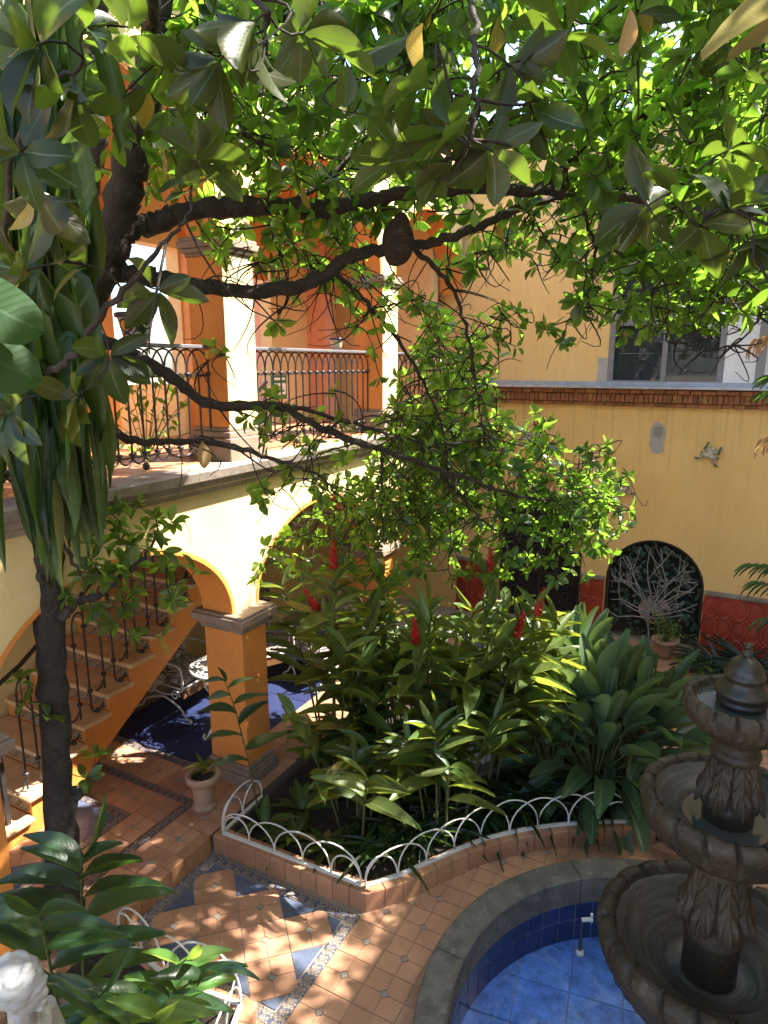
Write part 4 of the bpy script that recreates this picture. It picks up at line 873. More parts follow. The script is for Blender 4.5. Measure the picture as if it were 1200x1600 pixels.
def frog(label, x, z, rot, s=1.):
    V = Vector; B = [('e', V((0, -.03, 0)), (.045, .028, .062)), ('e', V((0, -.038, .062)), (.038, .026, .03)), ('e', V((.02, -.058, .082)), (.011,)*3), ('e', V((-.02, -.058, .082)), (.011,)*3)]
    for sx in (-1, 1):
        B += [('t', [V((sx*.03, -.03, .03)), V((sx*.085, -.03, .035)), V((sx*.075, -.015, .095))], [.021, .018, .014]), ('e', V((sx*.078, -.014, .11)), (.02, .009, .016)),
              ('t', [V((sx*.025, -.03, -.04)), V((sx*.095, -.03, -.015)), V((sx*.06, -.02, -.085)), V((sx*.11, -.014, -.105))], [.030, .026, .018, .013]), ('e', V((sx*.122, -.013, -.108)), (.024, .009, .014))]
    o = blobmesh('frog_ornament', B, .007, 'palegreen', None, (x, YW, z), (0, rot, 0)); o.scale = (s, s, s)
    m = o.data; m.materials.append(M['greenceramic'])
    for p in m.polygons:
        if abs(p.center.x) > .085 or p.center.z > .088 or (p.center.z > .0 and abs(p.center.x) > .066): p.material_index = 1
    return tag(o, label, 'ornament', 'ceramic frogs climbing the courtyard wall')
frog('ceramic frog on the open ochre wall right of the repaired patch', -.345, 2.70, .35); frog('ceramic frog above the iron tree niche, half behind leaves', -1.36, 2.18, -.5, 1.15); frog('ceramic frog under the cornice behind the drooping twigs', -2.58, 2.78, .2)
def statue(label, loc, rz, s=1., ped=.3):
    """draped standing figure on a pedestal, head in profile with waved hair in a knot"""
    V = Vector; t = thing('statue', label, 'statue', loc, rz)
    B = [('e', V((0, 0, .62)), (.13, .10, .16)), ('e', V((0, 0, .88)), (.125, .09, .16)), ('e', V((0, .0, 1.04)), (.145, .085, .085)), ('t', [V((0, 0, 1.05)), V((0, .005, 1.13)), V((.004, .012, 1.19))], [.062, .048, .05]),
         ('e', V((.005, .025, 1.275)), (.070, .084, .098)), ('e', V((.005, -.01, 1.30)), (.082, .088, .085)), ('e', V((.004, -.075, 1.285)), (.045, .042, .042)),
         ('e', V((.005, .105, 1.265)), (.011, .017, .022)), ('e', V((.005, .094, 1.225)), (.022, .018, .012)), ('e', V((.005, .088, 1.20)), (.024, .02, .017)), ('e', V((.005, .098, 1.297)), (.044, .014, .010)),
         ('e', V((.074, .02, 1.262)), (.010, .018, .026)), ('e', V((-.064, .02, 1.262)), (.010, .018, .026))]
    for i in range(26):
        a = i*2.4; zz = 1.285+.085*(i/26); rr = .088*math.sqrt(max(.05, 1-((zz-1.29)/.10)**2)); B.append(('t', [V((.005+rr*math.cos(a+k*.28), -.008+rr*math.sin(a+k*.28)*1.05, zz+.007*math.sin(k*1.6+i))) for k in range(5)], [.008, .017, .019, .016, .007]))
    B = [b for b in B if not (b[0] == 't' and b[2][0] == .008 and min(p.y for p in b[1]) > .055)]
    for sx in (-1, 1): B += [('t', [V((sx*.14, 0, 1.03)), V((sx*.175, .02, .86)), V((sx*.13, .13, .74)), V((sx*.05, .17, .80))], [.05, .042, .034, .026])]
    B.append(('t', [V((0, 0, 0)), V((0, 0, .25)), V((0, 0, .5)), V((0, 0, .66))], [.17, .15, .14, .12]))
    for k in range(12):
        a = 2*PI*k/12+.2; B.append(('t', [V((.165*math.cos(a), .165*math.sin(a), 0)), V((.145*math.cos(a+.1), .145*math.sin(a+.1), .3)), V((.11*math.cos(a+.3), .09*math.sin(a+.3), .62))], [.026, .020, .012]))
    f = blobmesh('figure', B, .0065, 'marble', t, (0, 0, ped), None, 1); f.scale = (s,)*3
    MB().box(-.22, .22, -.22, .22, 0, ped-.05, 0, .01).box(-.25, .25, -.25, .25, ped-.0495, ped, 0, .01).build('pedestal', 'coping', t)
sp_ = at(26, 1545, 2.75); sh = sp_.z-1.27*.82
statue('white marble statue, head in profile, in the bottom left corner', (sp_.x, sp_.y, 0), R(-62), .82, sh)
sw = at(748, 1110, 6.25); statue('white marble statue half hidden behind the ginger leaves', (sw.x, sw.y, .08), R(150), .82, .25)

# ================================================================== THE BIG TREE
TB = Vector((-3.55, 2.25, .05))
tree = thing('courtyard_tree', 'big spreading tree with dark trunk whose leafy limbs span the courtyard', 'tree', TB)
def tp_(pts): return [at(*p) if len(p) == 3 and p[2] < 20 else Vector(p[:3]) for p in pts]
trunk = [TB, at(97, 1330, 5.15), at(84, 1100, 4.85), at(76, 900, 4.55), at(72, 780, 4.4), at(95, 610, 4.25), at(140, 470, 4.2), at(172, 385, 4.2), at(200, 280, 4.15), at(222, 190, 4.15), at(238, 80, 4.15), at(262, -60, 4.2), at(300, -260, 4.4)]
nodes = []                                         # skeleton points that twigs may start from
def limb(name, pts, rad, n=8, mat='bark', wob=.010, k=9, store=True, sides=None):
    P = spline(pts, k); P = [p+rv(wob) if 0 < i < len(P)-1 else p for i, p in enumerate(P)]; rr = lerpr(rad, len(P)); rr = [r*random.uniform(.86, 1.16) for r in rr]
    o = MB().tube([p-TB for p in P], rr, sides or n).build(name, mat, tree)
    if store:
        for p in P: nodes.append(p)
    return P
limb('trunk', trunk, [.125, .098, .090, .086, .084, .084, .086, .095, .085, .078, .07, .06, .045], 14, wob=.008, store=False)
for p in trunk[7:]: nodes.append(p)
# knots on the bark
for k, (x, y, d) in enumerate(((88, 1120, 4.78), (70, 900, 4.46), (92, 1170, 4.85), (118, 1240, 4.98))):
    c_ = at(x, y, d); MB().lathe([(.05, -.01), (.042, .014), (.026, .02), (.014, .008), (.001, .004)], 14).build('bark_knot', 'bark', tree, c_-TB, (Vector(_C)-c_).to_track_quat('Z', 'Y').to_euler())
LIMBS = [
 ([at(80, 600, 4.3), at(105, 440, 4.45), at(128, 330, 4.5), at(150, 220, 4.5), at(135, 130, 4.5), at(150, 40, 4.5), at(170, -120, 4.6)], [.075, .07, .066, .062, .055, .05, .04]),
 ([at(180, 365, 4.2), at(235, 350, 4.2), at(300, 330, 4.15), at(400, 322, 4.15), at(500, 328, 4.15), at(580, 312, 4.2), at(680, 296, 4.2), at(800, 297, 4.3), at(940, 305, 4.45), at(1100, 325, 4.6), at(1250, 330, 4.8)], [.075, .064, .06, .056, .052, .047, .041, .034, .028, .022, .014]),
 ([at(145, 425, 4.2), at(210, 428, 4.2), at(300, 445, 4.2), at(400, 456, 4.25), at(490, 440, 4.3), at(555, 398, 4.3), at(640, 385, 4.35), at(720, 366, 4.4), at(800, 330, 4.5), at(900, 300, 4.7), at(1020, 290, 4.9), at(1150, 300, 5.1)], [.07, .06, .052, .05, .047, .043, .038, .032, .028, .022, .018, .012]),
 ([at(120, 520, 4.2), at(190, 545, 4.1), at(255, 580, 4.05), at(330, 632, 4.05), at(430, 634, 4.1), at(500, 668, 4.2), at(600, 704, 4.4), at(700, 738, 4.7), at(810, 775, 5.1), at(900, 790, 5.5)], [.05, .042, .038, .034, .031, .027, .022, .017, .012, .007]),
 ([at(430, 634, 4.1), at(480, 640, 4.2), at(560, 665, 4.4), at(650, 690, 4.7), at(760, 690, 5.1)], [.02, .016, .013, .010, .006]),
 ([at(80, 655, 4.1), at(140, 662, 3.95), at(220, 690, 3.9), at(320, 690, 3.95), at(420, 715, 4.0), at(500, 745, 4.2), at(540, 790, 4.4)], [.034, .030, .024, .018, .014, .010, .006]),
 ([at(98, 965, 4.5), at(120, 940, 4.4), at(150, 932, 4.35), at(185, 905, 4.35), at(225, 870, 4.35), at(250, 830, 4.4)], [.034, .028, .024, .018, .012, .007]),
 ([at(82, 820, 4.45), at(115, 880, 4.35), at(130, 905, 4.3)], [.018, .012, .007]),
 ([at(235, 75, 4.15), at(300, 62, 4.1), at(360, 50, 4.05), at(440, 25, 4.0), at(540, 5, 3.9), at(680, -30, 3.9), at(850, -60, 4.0)], [.05, .042, .038, .032, .027, .02, .012]),
 ([at(840, 297, 4.35), at(900, 245, 4.5), at(960, 195, 4.6), at(1040, 165, 4.7), at(1140, 150, 4.8), at(1260, 110, 5.0)], [.034, .032, .03, .027, .023, .016]),
 ([at(640, 300, 4.2), at(720, 235, 4.2), at(790, 170, 4.3), at(850, 100, 4.4), at(900, 10, 4.6), at(930, -120, 4.8)], [.030, .026, .022, .019, .016, .012]),
 ([at(440, 322, 4.15), at(500, 290, 4.3), at(560, 230, 4.5), at(610, 150, 4.7), at(640, 40, 5.0), at(660, -100, 5.2)], [.024, .021, .018, .015, .012, .010]),
 ([at(222, 190, 4.15), at(300, 170, 4.5), at(390, 150, 4.9), at(480, 130, 5.3), at(580, 120, 5.8)], [.035, .028, .022, .016, .010]),
 ([at(640, 385, 4.35), at(700, 440, 4.5), at(730, 520, 4.7), at(745, 610, 4.9), at(760, 700, 5.1)], [.02, .016, .013, .010, .006]),
 ([at(520, 425, 4.3), at(580, 480, 4.5), at(640, 560, 4.7), at(680, 640, 4.9), at(700, 720, 5.1), at(690, 800, 5.3)], [.02, .016, .013, .011, .008, .005]),
 ([at(600, 704, 4.4), at(590, 760, 4.6), at(560, 800, 4.9), at(530, 850, 5.2)], [.013, .010, .008, .005]),
 ([at(700, 738, 4.7), at(740, 800, 5.0), at(800, 840, 5.4), at(880, 850, 5.8)], [.013, .010, .008, .005]),
 ([at(900, 300, 4.7), at(930, 400, 4.7), at(900, 480, 4.8), at(880, 520, 4.8)], [.014, .011, .008, .004]),
 ([at(1100, 325, 4.6), at(1120, 400, 4.5), at(1180, 450, 4.4), at(1190, 490, 4.4), at(1140, 540, 4.4), at(1060, 535, 4.4), at(1030, 480, 4.45)], [.012, .010, .008, .007, .006, .005, .003]),
 # limbs that reach towards the viewer
 ([at(238, 80, 4.15), at(240, 0, 3.4), at(260, -80, 2.8), at(330, -60, 2.4), at(420, 20, 2.2)], [.04, .03, .022, .016, .008]),
 ([at(95, 610, 4.25), at(70, 590, 3.5), at(110, 560, 2.9), at(170, 480, 2.6), at(240, 400, 2.5), at(300, 330, 2.5)], [.028, .022, .016, .012, .009, .006]),
 ([at(680, -30, 3.9), at(720, -60, 3.1), at(740, 30, 2.5), at(745, 160, 2.2), at(735, 230, 2.1)], [.02, .015, .011, .008, .005]),
 ([at(1260, 110, 5.0), at(1330, 180, 3.6), at(1270, 280, 2.8), at(1170, 320, 2.4), at(1080, 330, 2.3)], [.018, .014, .011, .008, .005]),
 ([at(80, 640, 4.2), at(20, 560, 3.3), at(10, 300, 2.6), at(60, 180, 2.3), at(130, 90, 2.2)], [.022, .016, .012, .009, .006]),
]
for pts, rad in LIMBS: limb('limb', pts, [r*.88 for r in rad], 9)
# leaf rosettes: (x0, y0, x1, y1, near, far, count, leaf length)
ZONES = [
 (-120, -330, 1330, 0, 2.8, 6.6, 600, .115), (250, 0, 1250, 130, 3.2, 6.8, 430, .125), (330, 130, 1250, 250, 3.6, 6.8, 400, .118), (400, 250, 1250, 350, 3.9, 6.6, 270, .112),
 (690, 350, 900, 420, 4.2, 5.8, 34, .10), (900, 350, 1230, 490, 4.0, 6.2, 150, .112), (960, 470, 1130, 520, 4.2, 5.6, 16, .10), (770, 470, 960, 555, 4.3, 5.0, 10, .10),
 (480, 350, 700, 520, 4.3, 5.6, 70, .088), (540, 480, 790, 700, 4.6, 5.8, 120, .088), (360, 640, 560, 790, 4.1, 5.0, 22, .088), (330, 520, 480, 700, 4.0, 4.6, 6, .09),
 (500, 690, 960, 820, 5.0, 6.6, 260, .092), (400, 770, 950, 905, 5.0, 6.8, 210, .09), (840, 740, 985, 880, 5.4, 6.2, 50, .085), (600, 520, 730, 700, 5.2, 6.4, 90, .105), (430, 690, 720, 850, 5.7, 6.9, 190, .10), (560, 380, 720, 560, 4.8, 6.2, 120, .105), (420, 330, 640, 520, 4.4, 5.8, 95, .098), (310, 300, 460, 420, 4.4, 5.6, 24, .10), (400, 560, 620, 720, 4.5, 5.6, 45, .095), (640, 640, 860, 760, 5.2, 6.4, 90, .10),
 (130, 790, 270, 900, 4.2, 4.6, 26, .10), (150, 880, 320, 1000, 4.2, 4.7, 14, .095), (90, 870, 170, 960, 4.3, 4.5, 3, .09),
 (100, 0, 330, 300, 3.2, 4.4, 30, .115), (250, 130, 420, 330, 4.3, 6.2, 40, .105)]
CL = []
for x0, y0, x1, y1, d0, d1, n, L in ZONES:
    for _ in range(n): CL.append((at(random.uniform(x0, x1), random.uniform(y0, y1), random.uniform(d0, d1)), L*random.uniform(.8, 1.2)))
for _ in range(430): CL.append((Vector((random.uniform(-1.6, 1.6), random.uniform(.8, 4.0), random.uniform(5.5, 6.8))), .13*random.uniform(.8, 1.2)))  # clusters mostly above the frame, added to shade near leaves and statue
for _ in range(420): CL.append((Vector((random.uniform(-1.3, 2.2), random.uniform(3.4, 6.8), random.uniform(4.7, 6.3))), .11*random.uniform(.8, 1.2)))  # extra clusters reaching past the right edge, added to shade the court floor
NEAR = [(60, 70, 2.1), (110, 150, 2.2), (20, 250, 2.2), (150, 40, 2.2), (215, 30, 2.3), (60, 310, 2.4), (290, 110, 2.5), (120, 400, 2.6), (250, 440, 2.6), (180, 560, 2.6), (120, 620, 2.6), (50, 420, 2.5),
 (330, 90, 2.3), (400, 40, 2.2), (480, 60, 2.4), (560, 90, 2.4), (640, 140, 2.2), (720, 190, 2.1), (760, 250, 2.15), (690, 250, 2.2), (830, 160, 2.3), (800, 90, 2.4), (900, 60, 2.5), (1150, 330, 2.3), (1090, 350, 2.35), (1180, 390, 2.4), (1060, 290, 2.5), (1150, 230, 2.6), (1000, 330, 2.6), (640, 230, 2.3),
 (310, 250, 2.8), (20, 640, 2.6)]
for x, y, d in NEAR: CL.append((at(x+random.uniform(-15, 15), y+random.uniform(-15, 15), d), .16*random.uniform(.85, 1.15)))
for x, y, d in ((35, 1095, 4.6), (75, 1120, 4.7), (150, 1180, 4.75), (135, 1215, 4.75), (30, 1060, 4.6)): CL.append((at(x, y, d), .10))
nodes.append(at(70, 1150, 4.75)); nodes.append(at(95, 1200, 4.85))
# a path of open air that lets the morning sun reach the arcade wall and the gallery column
def in_gap(p):
    for q in ((-3.6, 4.25, 2.45), (-3.6, 4.6, 2.5), (-3.6, 4.35, 3.4), (-3.6, 4.35, 4.1), (-3.6, 3.75, 2.55), (-3.6, 4.95, 2.55), (-3.6, 4.4, 5.0)):
        v = p-Vector(q); s_ = v.dot(sd)
        if s_ > 0 and (v-sd*s_).length < .50: return True
    return False
CL = [c_ for c_ in CL if not in_gap(c_[0])]
NA = np.array([n_[:] for n_ in nodes]); dist = [np.min(np.linalg.norm(NA-np.array(c_[0][:]), axis=1)) for c_ in CL]
order = np.argsort(dist); cap = len(nodes)+len(CL)*5; buf = np.zeros((cap, 3)); cnt = len(nodes); buf[:cnt] = NA
tw = MB(); items = []
def rosette(p, t, L, n=None):
    n = n or random.randint(5, 8); a0 = random.uniform(0, 6.28); u = t.orthogonal().normalized(); w_ = t.cross(u)
    for k in range(n):
        a = a0+k*2.4; rad = u*math.cos(a)+w_*math.sin(a); e = random.uniform(.55, 1.45); d = (t*math.cos(e)+rad*math.sin(e)+Vector((0, 0, -.18))+rv(.12)).normalized()
        nn = (t*math.sin(e)-rad*math.cos(e)+Vector((0, 0, .55))+rv(.35)); l = L*random.uniform(.65, 1.15)
        q = p-t*random.uniform(0, .035); items.append((np.array((q+d*.012)[:]), frame(d, nn), l, l*random.uniform(.42, .58), random.uniform(-.08, .30), random.uniform(-.7, .7), random.uniform(-.3, .55)))
for ci in order:
    p, L = CL[ci]; pn = np.array(p[:]); dd = np.linalg.norm(buf[:cnt]-pn, axis=1); j = int(np.argmin(dd)); a = Vector(buf[j]); v = p-a; ln = v.length
    if ln < .02: continue
    side = rv(.25)*ln; pts = bez(a, a+v*.33+side+Vector((0, 0, .08*ln)), a+v*.7+side*.6, p, 5 if ln > .25 else 3)
    r0 = min(.013, .0036+.007*ln); tw.tube(pts, lerpr([r0, .0028], len(pts)), 4, cap=False)
    for q in pts[1:]: buf[cnt] = q[:]; cnt += 1
    t = (pts[-1]-pts[-2]).normalized(); rosette(p, (t+Vector((0, 0, .35))+rv(.3)).normalized(), L)
    if ln > .3 and random.random() < .5:
        m_ = pts[len(pts)//2]; rosette(m_, (rv(1)+Vector((0, 0, .3))).normalized(), L*.85, random.randint(2, 4))
# bare fine twigs hanging in the middle of the view
for _ in range(4200):
    a = Vector(buf[random.randint(0, cnt-1)]); x, y, ww = proj(a)
    if not (250 < x < 1250 and -50 < y < 820 and (y > 350 or random.random() < .5)): continue
    sp__ = .35 if x < 780 and y > 330 else .18; b = a+Vector((random.uniform(-sp__, sp__), random.uniform(-sp__, sp__), random.uniform(-1.2*sp__, .4*sp__))); c_ = rv(.12); P = bez(a, a+(b-a)*.3+c_, a+(b-a)*.7+c_*1.5, b, 6); tw.tube(P, lerpr([.0058, .0022], len(P)), 4, cap=False)
tw.v = [(Vector(v)-TB)[:] for v in tw.v]; tag(tw.build('twigs', 'twig', tree), kind='stuff')
# the largest leaves in view stay single parts, the rest is the crown
def score(it):
    x, y, ww = proj(it[0]); return it[2]/ww if 0 < x < 1200 and 0 < y < 1600 and ww > .3 else 0
sc_ = np.array([score(i) for i in items]); big = set(np.argsort(-sc_)[:290].tolist())
items_near = [items[i] for i in big]; rest = [it for i, it in enumerate(items) if i not in big]
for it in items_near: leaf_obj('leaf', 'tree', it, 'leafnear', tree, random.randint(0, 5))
rest = [(i[0]-np.array(TB[:]), *i[1:]) for i in rest]
tag(link('crown', leaves_mesh('crown', 'tree', rest, 'leaf'), tree), kind='stuff')
for x, y, d in ((315, 715, 3.9), (547, 655, 4.2), (252, 255, 3.6), (858, 765, 5.3), (985, 40, 3.2)):       # withered leaves caught in the twigs
    leaf_obj('withered_leaf', 'tree', (np.array(at(x, y-25, d)[:]), frame(Vector((.1, .1, -1))+rv(.2), rv(1)), .15, .085, .3), 'dry', tree)
print('leaves', len(items), 'twig nodes', cnt)
ne = at(622, 378, 4.15); nst = blobmesh('hanging_nest', [('e', Vector((0, 0, 0)), (.095, .09, .13)), ('e', Vector((.02, 0, .09)), (.05, .05, .07)), ('e', Vector((-.03, .03, -.06)), (.07, .06, .07))], .012, 'nest', None, ne)
tag(nst, 'dark brown rounded nest hanging under the thick limb', 'nest')
nst.location = ne

# ================================================================== PLANTS
def leaf_on(parent, p, d, n, L, W, kind, mat, shape=1, name='leaf'): return leaf_obj(name, kind, (np.array(p[:]), frame(d, n), L, W), mat, parent, shape)
def cane(plant, base, tip, nl, L, W, mat='ginger', r=.012, start=.42, flower=False, sidev=None):
    """ginger cane: stem with two ranks of long leaves; leaves are its sub-parts"""
    O = plant.location; mid = base.lerp(tip, .5)+Vector((0, 0, .12*(tip-base).length)); P = bez(base, base.lerp(mid, .6)+Vector((0, 0, .1)), mid.lerp(tip, .5)+Vector((0, 0, .05)), tip, 12)
    stem = MB().tube([p-O for p in P], lerpr([r, r*.45], len(P)), 6).build('stem', 'cane', plant); side = (tip-base).cross(Vector((0, 0, 1)))
    side = (side.normalized() if side.length > .05 else rv(1).normalized()); ang = random.uniform(0, PI); side = sidev or Vector((math.cos(ang), math.sin(ang), 0))
    for k in range(nl):
        t = start+(1-start)*k/(nl-1); i = min(11, int(t*12)); p = P[i].lerp(P[i+1], t*12-i) if i < 12 else P[-1]; ax = (P[min(12, i+1)]-P[max(0, i-1)]).normalized()
        s_ = side*(1 if k % 2 else -1); d = (s_*random.uniform(.75, 1)+ax*(.35+.5*t)+Vector((0, 0, .05))+rv(.22)).normalized(); n_ = (ax+Vector((0, 0, .8))+rv(.25)); sc__ = (.72+.55*math.sin(PI*min(1, t+.12)))*random.uniform(.85, 1.1)
        leaf_on(stem, p, d, n_, L*sc__, W*sc__*random.uniform(.85, 1.15), 'long', mat, random.choice((0, 1, 3, 4, 5)))
    leaf_on(stem, P[-1], (P[-1]-P[-3])+rv(.1), rv(1), L*.75, W*.55, 'long', mat, 0)
    if flower: spike(plant, P[-1], (P[-1]-P[-2]).normalized())
    return P
def spike(plant, p, ax, h=.25):
    O = plant.location; mb = MB(); n = 34; u = ax.orthogonal().normalized(); w_ = ax.cross(u)
    mb.tube([p-O, p+ax*h-O], [.008, .004], 6)
    for k in range(n):
        t = k/n; a = k*2.4; rd = u*math.cos(a)+w_*math.sin(a); q = p-O+ax*h*t; l = .056*(1-.55*t); tip = q+rd*l*.75+ax*l*.9; sdv = rd.cross(ax)*l*.30
        mb.add([q, q+(rd*.5+ax*.35)*l+sdv, tip, q+(rd*.5+ax*.35)*l-sdv, q+(rd*.75+ax*.2)*l], [(0, 1, 4), (1, 2, 4), (2, 3, 4), (3, 0, 4)], 0, True)
    mb.build('flower_spike', 'red', plant)
def ginger(label, centre, n, spread, hmin, hmax, flowers=(), lean=(0, 0), L=.40, nl=10):
    pl = thing('ginger_plant', label, 'plant', (centre[0], centre[1], .10), 0, 'red ginger clumps in the curved planter'); O = pl.location
    for k in range(n):
        a = random.uniform(0, 2*PI); rr = spread*math.sqrt(random.random())*.6; b = Vector((O.x+rr*math.cos(a), O.y+rr*math.sin(a), .10)); h = random.uniform(hmin, hmax)
        out = Vector((math.cos(a), math.sin(a), 0))*random.uniform(.1, .45)*h+Vector((lean[0], lean[1], 0))*h; cane(pl, b, b+out+Vector((0, 0, h)), nl+random.randint(-2, 2), L, L*.26)
    for f in flowers:
        tip = at(*f); b = Vector((O.x+(tip.x-O.x)*.45, O.y+(tip.y-O.y)*.45, .10)); tip = tip-Vector((0, 0, .12)); cane(pl, b, tip, nl, L, L*.26, flower=True)
ginger('ginger clump behind the orange pillar with a tall red flower spike', (-2.95, 4.55), 9, .42, 1.1, 1.75, [(521, 868, 5.4)])
ginger('ginger clump near the planter corner with broad drooping lower leaves', (-2.45, 4.1), 11, .45, .55, 1.15, [], (0, -.1), .34)
ginger('tall ginger clump in the middle of the planter with a thin red spike', (-2.2, 4.9), 12, .5, 1.1, 1.75, [(650, 985, 5.2)], (0, -.05), .42)
ginger('ginger clump arching over the white statue with red flowers to its right', (-1.85, 5.05), 10, .40, 1.0, 1.6, [(764, 880, 5.6), (808, 975, 5.3), (838, 940, 5.35)], (.03, -.05), .44)
ginger('dense dark ginger clump in the shade above the planter fence', (-1.85, 4.45), 10, .4, .6, 1.2, [], (0, 0), .34)
ginger('ginger clump at the back of the planter with pale spikes', (-2.6, 5.5), 8, .5, 1.2, 1.7, [(497, 935, 5.9)], (0, 0), .42)
gs = thing('ginger_shoot', 'single leafy shoot standing before the orange pillar', 'plant', (-3.18, 3.78, .10)); cane(gs, Vector((-3.18, 3.78, .1)), at(352, 1065, 4.75), 9, .24, .075, 'strap', .007, .35)
# bird of paradise
def paddle(label, cx, cy, n, hmin, hmax, spread, group):
    pl = thing('bird_of_paradise', label, 'plant', (cx, cy, .10), 0, group); O = pl.location
    for k in range(n):
        a = k*2.4+random.uniform(-.3, .3); t = (k+.5)/n; el = R(86-random.uniform(.9, 1.1)*74*t**1.3); h = random.uniform(hmin, hmax)*(1-.45*t); b = O+Vector((math.cos(a), math.sin(a), 0))*.05*random.random()
        d = Vector((math.cos(a)*math.cos(el), math.sin(a)*math.cos(el), math.sin(el))); d = (d+rv(.10)).normalized(); e = b+d*h-Vector((0, 0, .20*h*math.cos(el)**2)); m_ = b+d*h*.55+Vector((0, 0, .05)); P = bez(b, b.lerp(m_, .6), m_, e, 6)
        st = MB().tube([p-O for p in P], lerpr([.012, .007], len(P)), 5).build('petiole', 'cane', pl)
        dl = (P[-1]-P[-2]).normalized(); dl = (dl+Vector((0, 0, -.10-.5*t**2))).normalized(); L = random.uniform(.44, .60)*(1-.12*t); up = Vector((-math.cos(a), -math.sin(a), 0))*max(0, dl.z)+Vector((0, 0, 1))*(1-max(0, dl.z)); leaf_on(st, e, dl, up+rv(.3), L, L*random.uniform(.23, .31), 'paddle', 'bird', random.choice((0, 1, 3, 5)))
paddle('large bird of paradise with upright grey green paddle leaves by the fountain', -.86, 5.55, 96, .62, .98, .3, 'birds of paradise in the planter')
paddle('smaller bird of paradise leaning towards the iron tree niche', -.55, 6.0, 60, .55, .9, .25, 'birds of paradise in the planter')
paddle('bird of paradise at the back, left of the larger one', -1.2, 6.15, 44, .75, 1.08, .25, 'birds of paradise in the planter')
# broad soft-leaved shrub between the ginger and the paddle leaves
shb = thing('soft_leaved_shrub', 'pale broad leaved shrub between ginger and bird of paradise', 'plant', (-1.2, 5.25, .1)); O = shb.location
for k in range(12):
    a = k*2.4; tip = O+Vector((math.cos(a)*.28, math.sin(a)*.28, random.uniform(.7, 1.05))); P = bez(O, O+Vector((0, 0, .3)), tip-Vector((0, 0, .2)), tip, 6); s_ = MB().tube([p-O for p in P], .006, 5).build('stem', 'cane', shb)
    for q in range(6): leaf_on(s_, tip-Vector((0, 0, .05*q))+rv(.03), (Vector((math.cos(q*2.1+a), math.sin(q*2.1+a), .15))+rv(.2)), Vector((0, 0, 1))+rv(.3), random.uniform(.13, .19), .10, 'tree', 'bird', 1)
# strap-leaved edging plants
def tuft(name, label, cat, x, y, z, n, L, W, mat, group, up=.9, kind='strap', spread=1.0):
    pl = thing(name, label, cat, (x, y, z), 0, group)
    for k in range(n):
        a = random.uniform(0, 2*PI); el = random.uniform(.25, 1.35)*up; d = Vector((math.cos(a)*math.cos(el)*spread, math.sin(a)*math.cos(el)*spread, math.sin(el))); l = L*random.uniform(.65, 1.15)
        leaf_on(pl, pl.location+Vector((math.cos(a), math.sin(a), 0))*.02, d, Vector((-math.cos(a)*.6, -math.sin(a)*.6, .8))+rv(.2), l, W*random.uniform(.85, 1.2), kind, mat, 2)
    return pl
ORD = 'first second third fourth fifth sixth seventh eighth ninth tenth eleventh twelfth thirteenth fourteenth fifteenth sixteenth seventeenth eighteenth'.split(); gr = 'strap leaved lilies edging the planter'
edge = resample([(x-.30, y+.24) for x, y in ARC[3:]], .17)
for i, (x, y) in enumerate(edge):
    tuft('strap_lily', 'strap leaved lily tuft at the curved fence, %s counting from the planter corner' % ORD[i], 'plant', x+random.uniform(-.05, .05), y+random.uniform(-.03, .08), .10, 20, .36, .042, 'strap', gr)
    if i % 2: tuft('strap_lily', 'lily tuft in the row behind the curved fence, %s from the planter corner' % ORD[i//2], 'plant', x-.28+random.uniform(-.08, .08), y+.28, .10, 16, .46, .042, 'strap', gr)
for i, (x, y) in enumerate(((-3.1, 3.75), (-2.8, 3.72), (-2.5, 3.75), (-2.25, 3.8), (-2.95, 4.05), (-2.0, 4.0))): tuft('low_seedling', ('low broad leaved seedling nearest the clay urn', 'second low seedling from the urn behind the front fence', 'third low seedling from the urn behind the front fence', 'low seedling nearest the planter corner', 'low seedling set back among the ginger canes near the pillar', 'low seedling just past the corner behind the curved fence')[i], 'plant', x, y, .1, 12, .24, .075, 'ginger', 'seedlings behind the front fence', .9, 'long')
tuft('low_ground_plant', 'tuft of fine dark leaves below the short far fence', 'plant', -.55, 5.6, .1, 30, .30, .03, 'grey_leaf', None)
# far plants before the red dado
for i, (x, y) in enumerate(((.02, 8.45), (.34, 8.55), (.62, 8.4), (.9, 8.5))): tuft('spiky_bromeliad', ('grey green spiky plant just left of the fountain crown', 'grey green spiky plant directly behind the fountain crown', 'grey green spiky plant right of the fountain crown by the dado', 'grey green spiky plant farthest along the red dado')[i], 'plant', x, y, UP, 44, .42, .035, 'grey_leaf', 'spiky plants before the red dado', 1.0)
def bush(name, label, loc, r, n, L, mat, h=1.0):
    pl = thing(name, label, 'plant', loc); its = []; tw_ = MB()
    for k in range(n):
        a = random.uniform(0, 2*PI); e = random.uniform(.15, 1.5); l = r*random.uniform(.6, 1.1); d = Vector((math.cos(a)*math.cos(e), math.sin(a)*math.cos(e), math.sin(e)*h)); tip = d*l; tw_.tube([(0, 0, 0), tip*.6+Vector((0, 0, .05)), tip], [.005, .004, .002], 4)
        for q in range(7):
            t = .45+.55*q/6; its.append((np.array((tip*t+rv(.02))[:]), frame(rv(1)+d*.5, Vector((0, 0, 1))+rv(.6)), L*random.uniform(.7, 1.2), L*.5, .1))
    tw_.build('stems', 'cane', pl); link('foliage', leaves_mesh('foliage', 'tree', its, mat), pl); return pl
bush('flowering_bush', 'light green small leaved bush in the clay bowl before the niche', (-.62, 8.62, UP+.20), .34, 20, .05, 'bush')
bush('leafy_bush', 'light green bush low at the foot of the red dado', (-.28, 8.3, UP), .34, 26, .055, 'bush', .8)
